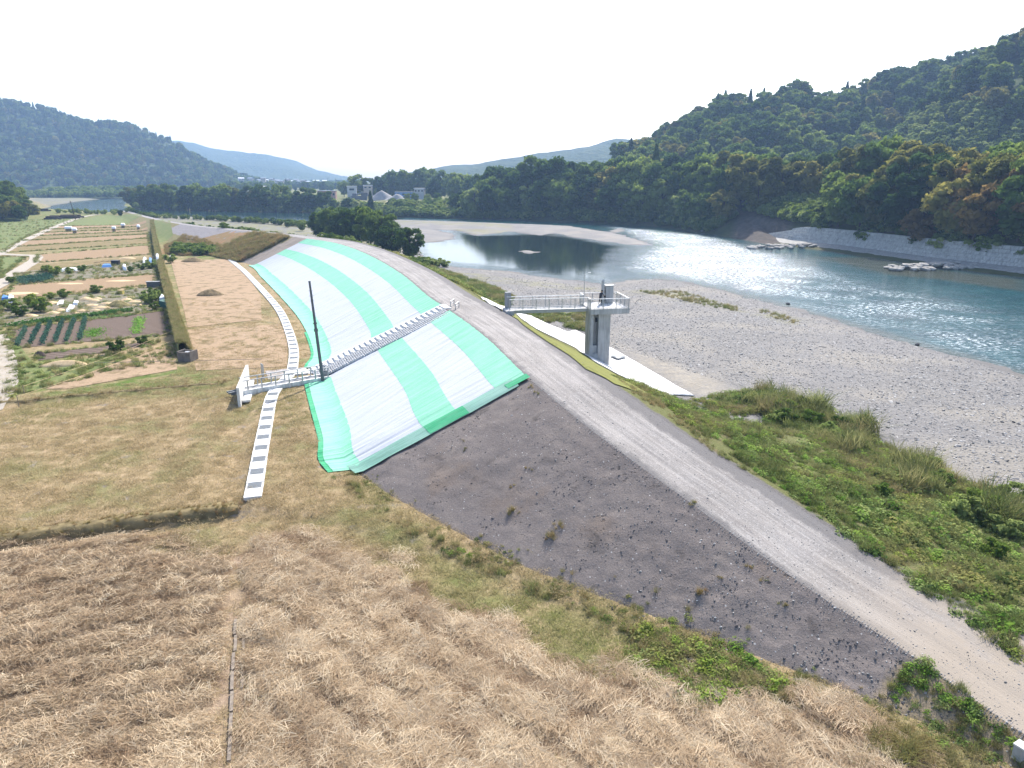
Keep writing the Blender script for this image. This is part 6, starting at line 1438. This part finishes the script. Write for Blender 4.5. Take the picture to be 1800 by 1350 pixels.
for i, (a, b) in enumerate([((46, 578), (30, 610)), ((70, 573), (53, 607)), ((90, 568), (74, 606)), ((111, 565), (97, 603)), ((131, 563), (117, 601)), ((151, 561), (140, 599))]):
    croprow('leek_row', a, b, ('leftmost blue green leek row', 'second leek row from the left', 'third leek row from the left', 'fourth leek row from the left', 'fifth leek row from the left', 'rightmost leek row beside the bare soil')[i] + ' in the vegetable plot', 'leek rows', M['leek'], 42, .55, .26, .12)
croprow('salad_row', (246, 560), (240, 588), 'bright green salad row alone on the bare side of the vegetable plot', None, M['lettuce'], 22, .35, .8, .14)
croprow('salad_bed', (166, 580), (162, 594), 'short square bed of bright green seedlings right of the leeks', None, M['lettuce'], 26, .25, 1.5, .10)
croprow('cabbage_row', (20, 574), (232, 547), 'long row of leafy cabbages along the top of the vegetable plot', None, M['cabbage'], 80, .5, .9, .17)
croprow('cabbage_row', (145, 562), (232, 555), 'thin row of low greens below the long cabbage row', None, M['cabbage'], 26, .25, .4, .10)
for a, b in [((36, 490), (44, 500)), ((52, 488), (58, 498)), ((68, 486), (74, 496)), ((82, 484), (86, 492))]: croprow('dark_crop_row', a, b, 'short dark row of plants at the left end of the upper garden', 'dark rows in the upper garden', M['leek'], 26, .6, .9, .18)
# bushes of the gardens
for a, b, s, kd, lab in [(58, 540, 1.5, 0, 'dark upright shrub between garden and left verge'), (72, 549, 1.5, 1, 'loose green shrub in front of the dark upright shrub'), (112, 524, 1.1, 0, 'small round shrub behind the crumpled white sheet'), (90, 526, .9, 0, 'low dark shrub at the top edge of the garden'),
                         (170, 515, 1.1, 2, 'thin yellow green sapling at the top edge of the garden'), (262, 534, 1.6, 2, 'yellow green shrub beside the dark green tarpaulin'), (274, 530, 1.4, 2, 'yellow green shrub against the irrigation bank'), (270, 520, 1.0, 0, 'slim green shrub behind the yellow green shrubs'), (272, 545, .9, 0, 'small dark shrub below the yellow green shrubs'),
                         (98, 484, 1.4, 0, 'round dark shrub left of the long row cover'), (82, 478, 1.1, 0, 'small dark shrub at the left of the upper garden'), (122, 481, 1.0, 1, 'green shrub below the long row cover'), (145, 478, 1.1, 0, 'dark shrub right of the long row cover'), (20, 497, .9, 0, 'small shrub by the farm track bend'),
                         (265, 472, 1.5, 2, 'yellow green shrub near the white bundles'), (250, 474, 1.1, 2, 'low yellow green shrub left of the blue sack'), (300, 462, 1.6, 2, 'yellow green shrub on the bank top below the pale flat sheet'), (230, 478, .9, 1, 'small green shrub right of the round white bundle'),
                         (20, 545, 1.4, 2, 'spreading yellowish shrub on the left verge'), (36, 556, 1.2, 1, 'low green shrub on the left verge'), (205, 620, 1.1, 1, 'olive weedy shrub below the tilled strip'), (250, 606, .8, 1, 'small weedy shrub right of the tilled strip')]:
    p = at(a, b, 0); tree('bush', p.x, p.y, .0, s * .62, lab, None, 'shrub', 'shrub', k=kd)
for i in range(34):
    a, b = random.uniform(300, 470), random.uniform(416, 432); 
    p = at(a, b, 0)
P = np.array([[*at(random.uniform(290, 480), random.uniform(417, 450), 0)] for _ in range(3000)]); sel = sdpoly(P[:, 0], P[:, 1], pl([(282, 432), (330, 421), (420, 420), (490, 421), (490, 428), (430, 447), (320, 450), (285, 446)], 0)) > 0; P = P[sel]; P[:, 2] = dropmany(P[:, 0], P[:, 1]); P = P[P[:, 2] < 1.9]
scatter('rust_grass', P, yaw(len(P), None, 0, .1), rng.uniform(.45, 1.0, len(P)), S_rusty, tint=np.clip(1.2 * fbm(P[:, 0] / 12, P[:, 1] / 7, 95) + .3, 0, 1))
P = np.array([[*at(random.uniform(305, 395), random.uniform(436, 449), 0)] for _ in range(260)]); P[:, 2] = 0; stuff_trees('scrub', P, (.45, .9), ['bush'], 21)
P = np.array([[*at(random.uniform(395, 500), random.uniform(405, 418), 1.5)] for _ in range(160)]); P[:, 2] = dropmany(P[:, 0], P[:, 1]); stuff_trees('scrub', P, (.4, .9), ['bush'], 22)
I = rng.uniform(13.4, 14.3, 2600); p, _ = slopeP(I, rng.uniform(.02, .97, 2600)); Z = dropmany(p[:, 0], p[:, 1])
scatter('slope_grass', np.stack([p[:, 0], p[:, 1], Z], -1), yaw(2600, None, 0, .1), rng.uniform(.5, 1.2, 2600), S_rusty + S_grass, tint=rng.uniform(0, 1, 2600))
# furrow boards, field poles
p0, p1 = np.array(tuple(at(416, 1092, -.3).xy)), np.array(tuple(at(402, 1345, -.3).xy)); dl = (p1 - p0); Lb = np.linalg.norm(dl); dl /= Lb; az_ = math.atan2(dl[1], dl[0])
fb = empty('ditch_boarding', (p0[0], p0[1], -.36), az_, 'old grey boards edging the narrow ditch across the straw field', 'boards')
for k in range(7):
    m = MB(); a = k * Lb / 7; m.box((a + Lb / 14, .0 + random.uniform(-.04, .04), .08), (Lb / 7 - .12, .13, .30), random.uniform(-.015, .015)); m.build('board', M['wood'], fb)
    if k in (0, 1, 2, 3): m = MB(); m.box((a + Lb / 14, .36, .05), (Lb / 7 - .2, .11, .24), random.uniform(-.02, .02)); m.build('board', M['wood'], fb)
m = MB(); m.box((Lb / 2 - .2, .17, .0), (Lb, .26, .06)); m.build('ditch_bed', simple('dark_wet_soil', (.05, .035, .028), .9), fb)
p = at(133, 386, 0); e = empty('wooden_pole', (p.x, p.y, 0), 0, 'thin dark wooden pole at the far end of the fields', 'pole'); m = MB(); m.tube((0, 0, -.3), (-1.2, 0, 9), .2, .13); m.build('shaft', M['bark'], e); m = MB(); m.box((-1.1, 0, 8.4), (1.2, .12, .12)); m.build('crossarm', M['bark'], e)
for i, (a, b, L_) in enumerate([(93, 386, 8), (113, 384.5, 15), (126, 383, 12), (68, 371.5, 14)]):
    p = at(a, b, 0); e = empty('log_pile', (p.x, p.y, 0), R(8), ('short dark log pile left of the thin pole', 'long low dark log pile by the thin pole', 'dark log pile beneath the thin pole', 'dark log pile below the wooded spur')[i], 'log pile')
    for j in range(5): m = MB(); m.tube((-L_ / 2 + j * .3, (j % 3) * .9, .45 + (j // 3) * .8), (L_ / 2 - j * .5, (j % 3) * .9 + .3, .45 + (j // 3) * .8), .45, .35, 7); m.build('log', M['bark'], e)
for i, (a, b) in enumerate([((312, 577), (40, 679)), ((318, 592), (30, 697))]):
    a, b = at(*a, .8), at(*b, .8); e = empty('guide_rope', (a.x, a.y, 0), 0, ('upper', 'lower')[i] + ' of two thin pale ropes strung across the green verge and dry field', 'rope')
    m = MB(); n_ = 10
    for k in range(n_):
        f0, f1 = k / n_, (k + 1) / n_; p0 = (b - a) * f0; p1 = (b - a) * f1; m.tube((p0.x, p0.y, .8 - .3 * math.sin(math.pi * f0)), (p1.x, p1.y, .8 - .3 * math.sin(math.pi * f1)), .018, None, 5)
    m.build('rope', M['husk'], e); m = MB(); m.tube((0, 0, -.2), (0, 0, .9), .03, None, 6); m.build('stake', M['wood'], e); m = MB(); m.tube(((b - a).x, (b - a).y, -.2), ((b - a).x, (b - a).y, .9), .03, None, 6); m.build('stake', M['wood'], e)
# marker box at the lower right corner
q = onto(1790, 1332); e = empty('marker_box', (q.x, q.y, q.z), R(28), 'small pale grey box on the verge in the lower right corner', 'box')
m = MB(); m.box((0, 0, .26), (.36, .30, .56)); m.build('body', M['conc'], e); m = MB(); m.box((0, 0, .56), (.40, .34, .06)); m.build('lid', M['conc_white'], e)
q = onto(1801, 1322); e = empty('marker_post', (q.x + .1, q.y, q.z), 0, 'round pale post at the right frame edge beside the grey box', 'post'); m = MB(); m.tube((0, 0, -.3), (0, 0, .75), .09, .09, 12); m.build('shaft', M['conc_white'], e); m = MB(); m.tube((0, 0, .75), (0, 0, .79), .10, .08, 12); m.build('cap', M['conc'], e)

# ------------------------------------------------------------------ buildings across the river and in the village
M['wall_w'] = simple('white_wall', (.46, .46, .46), .8, 0, .08, .5); M['wall_t'] = simple('tan_wall', (.42, .36, .30), .8, 0, .1, .5); M['wall_g'] = simple('grey_wall', (.36, .38, .40), .8, 0, .1, .5); M['brick'] = simple('red_brown_wall', (.34, .21, .17), .85, 0, .15, .8)
M['roof_b'] = simple('blue_grey_roof', (.20, .23, .28), .6, 0, .12, .6); M['roof_r'] = simple('red_brown_roof', (.30, .15, .12), .7, 0, .15, .6); M['roof_p'] = simple('pale_roof', (.62, .64, .67), .4, .2, .08, .6); M['glass'] = simple('window_glass', (.03, .04, .05), .1, 0, .1, 1, .6)
def building(name, px_, py_, Y, wx_, dx_, h, wall, roof, label, group=None, rz=0.0, gable=True, nwin=3, base=0.0, cat='building'):
    p = aty(px_, py_, Y); z = max(gz_at(p.x, p.y), WZ) if base == 0 else p.z
    for _, b_ in (hillL, hillR2):
        h_ = b_.ray_cast(Vector((p.x, p.y, 500)), Vector((0, 0, -1)))[0]
        if h_ is not None and h_.z > z: z = h_.z
    z = max(z, p.z)
    e = empty(name, (p.x, p.y, z), rz, label, cat, group)
    m = MB(); m.box((0, 0, h / 2 - 2), (wx_, dx_, h + 4)); m.build('wall', wall, e)
    m = MB(); a, b = wx_ / 2 + .4, dx_ / 2 + .4
    if gable: m.add([(-a, -b, h - .1), (a, -b, h - .1), (a, b, h - .1), (-a, b, h - .1), (-a, 0, h + dx_ * .28), (a, 0, h + dx_ * .28), (-a, -b, h + .12), (a, -b, h + .12), (a, b, h + .12), (-a, b, h + .12)], [(0, 1, 7, 6), (6, 7, 5, 4), (2, 3, 9, 8), (8, 9, 4, 5), (0, 6, 4, 9, 3), (1, 2, 8, 5, 7), (3, 2, 1, 0)])
    else: m.box((0, 0, h + .18), (wx_ + .6, dx_ + .6, .3))
    m.build('roof', roof, e)
    for k in range(nwin):
        x_ = -wx_ / 2 + (k + .5) * wx_ / nwin; m = MB(); m.box((x_, -dx_ / 2 - .03, h * .58), (wx_ / nwin * .5, .08, h * .28)); w__ = m.build('window', M['glass'], e)
        m = MB(); m.box((x_, -dx_ / 2 - .06, h * .58 - h * .15), (wx_ / nwin * .56, .14, .12)); m.build('sill', M['wall_w'], w__)
    return e
building('brick_building', 576, 356, 620, 15, 9, 6.5, M['brick'], M['roof_b'], 'flat roofed red brown building at the left end of the gravel works', None, R(6), False, 5)
building('white_building', 619, 340, 600, 7.5, 6, 5.5, M['wall_w'], M['roof_p'], 'tall windowless white block of the gravel works', None, R(10), False, 1, 1)
building('works_hut', 647, 334, 610, 7, 5, 3.5, M['wall_t'], M['roof_p'], 'small tan hut with a pale roof above the gravel heaps', None, R(4), False, 2, 1)
hs_ = building('stilt_hut', 738, 341, 560, 7.5, 5, 4, M['wall_g'], M['roof_p'], 'grey hut standing on stilts at the right of the gravel heaps', None, R(-8), False, 3, 1)
m = MB()
building('works_shed', 711, 346, 575, 14, 6, 3.5, simple('blue_wall', (.13, .24, .42)), M['roof_b'], 'low blue container sheds behind the gravel heaps', None, 0, False, 3)
for i, (a, b, rx, ry, h) in enumerate([(672, 355, 11, 8, 7.5), (698, 356, 10, 7, 5.5)]):
    p = aty(a, b, 560); V = heap(a, b, rx, ry, h, simple('works_gravel', (.27, .26, .25), .95, 0, .15, .5), 'gravel_heap', ('tall grey gravel heap in the works across the river', 'lower grey gravel heap right of the tall one')[i], 'gravel heap', z=1.5, seed=60 + i, pw_=.95)
pc = aty(632, 349, 585); e = empty('crushing_plant', (pc.x, pc.y, gz_at(pc.x, pc.y)), R(5), 'dark steel crushing plant with conveyors left of the gravel heaps', 'crushing plant')
m = MB(); m.box((0, 0, 2), (12, 5, 4)); m.box((4, 0, 5), (5, 4, 3)); m.box((-4, 1, 4.8), (3, 3, 2)); m.build('machine_body', M['pole'], e)
m = MB(); m.tube((-12, 0, 1), (3, 0, 7), .5, None, 6); m.tube((5, 0, 6), (17, 0, 2), .5, None, 6); m.build('conveyor', M['grate'], e)
m = MB()
for x_ in (-8, -2, 10, 14): m.box((x_, 0, 2), (.3, .3, 5))
m.build('support_frame', M['grate'], e)
building('white_barn', 459, 338, 760, 13, 8, 4, M['wall_w'], M['roof_p'], 'white roofed barn half hidden behind the riverside trees', None, R(35), True, 2)
building('farmhouse', 902, 308, 640, 11, 8, 3.2, M['wall_w'], M['roof_p'], 'white house with a pale roof among the trees on the right terrace', None, R(10), True, 3, 1); building('farmhouse', 893, 311, 620, 7, 6, 2.6, M['wall_w'], M['roof_p'], 'smaller white house just below the pale roofed house on the terrace', None, R(-10), True, 2, 1)
VH = [(412, 318), (418, 320), (424, 317), (433, 319), (441, 316.5), (447, 318), (455, 320), (463, 317), (468, 319), (478, 318), (487, 320), (493, 321), (505, 319), (512, 321), (521, 319), (527, 321), (533, 320), (543, 322), (556, 321), (566, 322), (571, 321)]
for i, (a, b) in enumerate(VH):
    building('village_house', a, b, random.uniform(1150, 1450), random.uniform(7, 10), 6, random.uniform(2.2, 3.2), random.choice([M['wall_w'], M['wall_t']]), random.choice([M['roof_b'], M['roof_p'], M['roof_b']]), 'small house of the far village below the hazy mountain', 'houses of the far village', random.uniform(-.6, .6), True, 2, 1, 'house')
# ------------------------------------------------------------------ the air
t = NT('haze'); vol = t.n('VolumePrincipled'); vol.inputs['Color'].default_value = (.42, .63, 1.0, 1); vol.inputs['Density'].default_value = 0.0002
vol.inputs['Anisotropy'].default_value = .25; t.l(vol.outputs[0], t.out.inputs['Volume'])
m = MB(); m.box((0, 1850, 120), (7800, 4500, 252))
o = m.build('haze', t.m); o['kind'] = 'stuff'
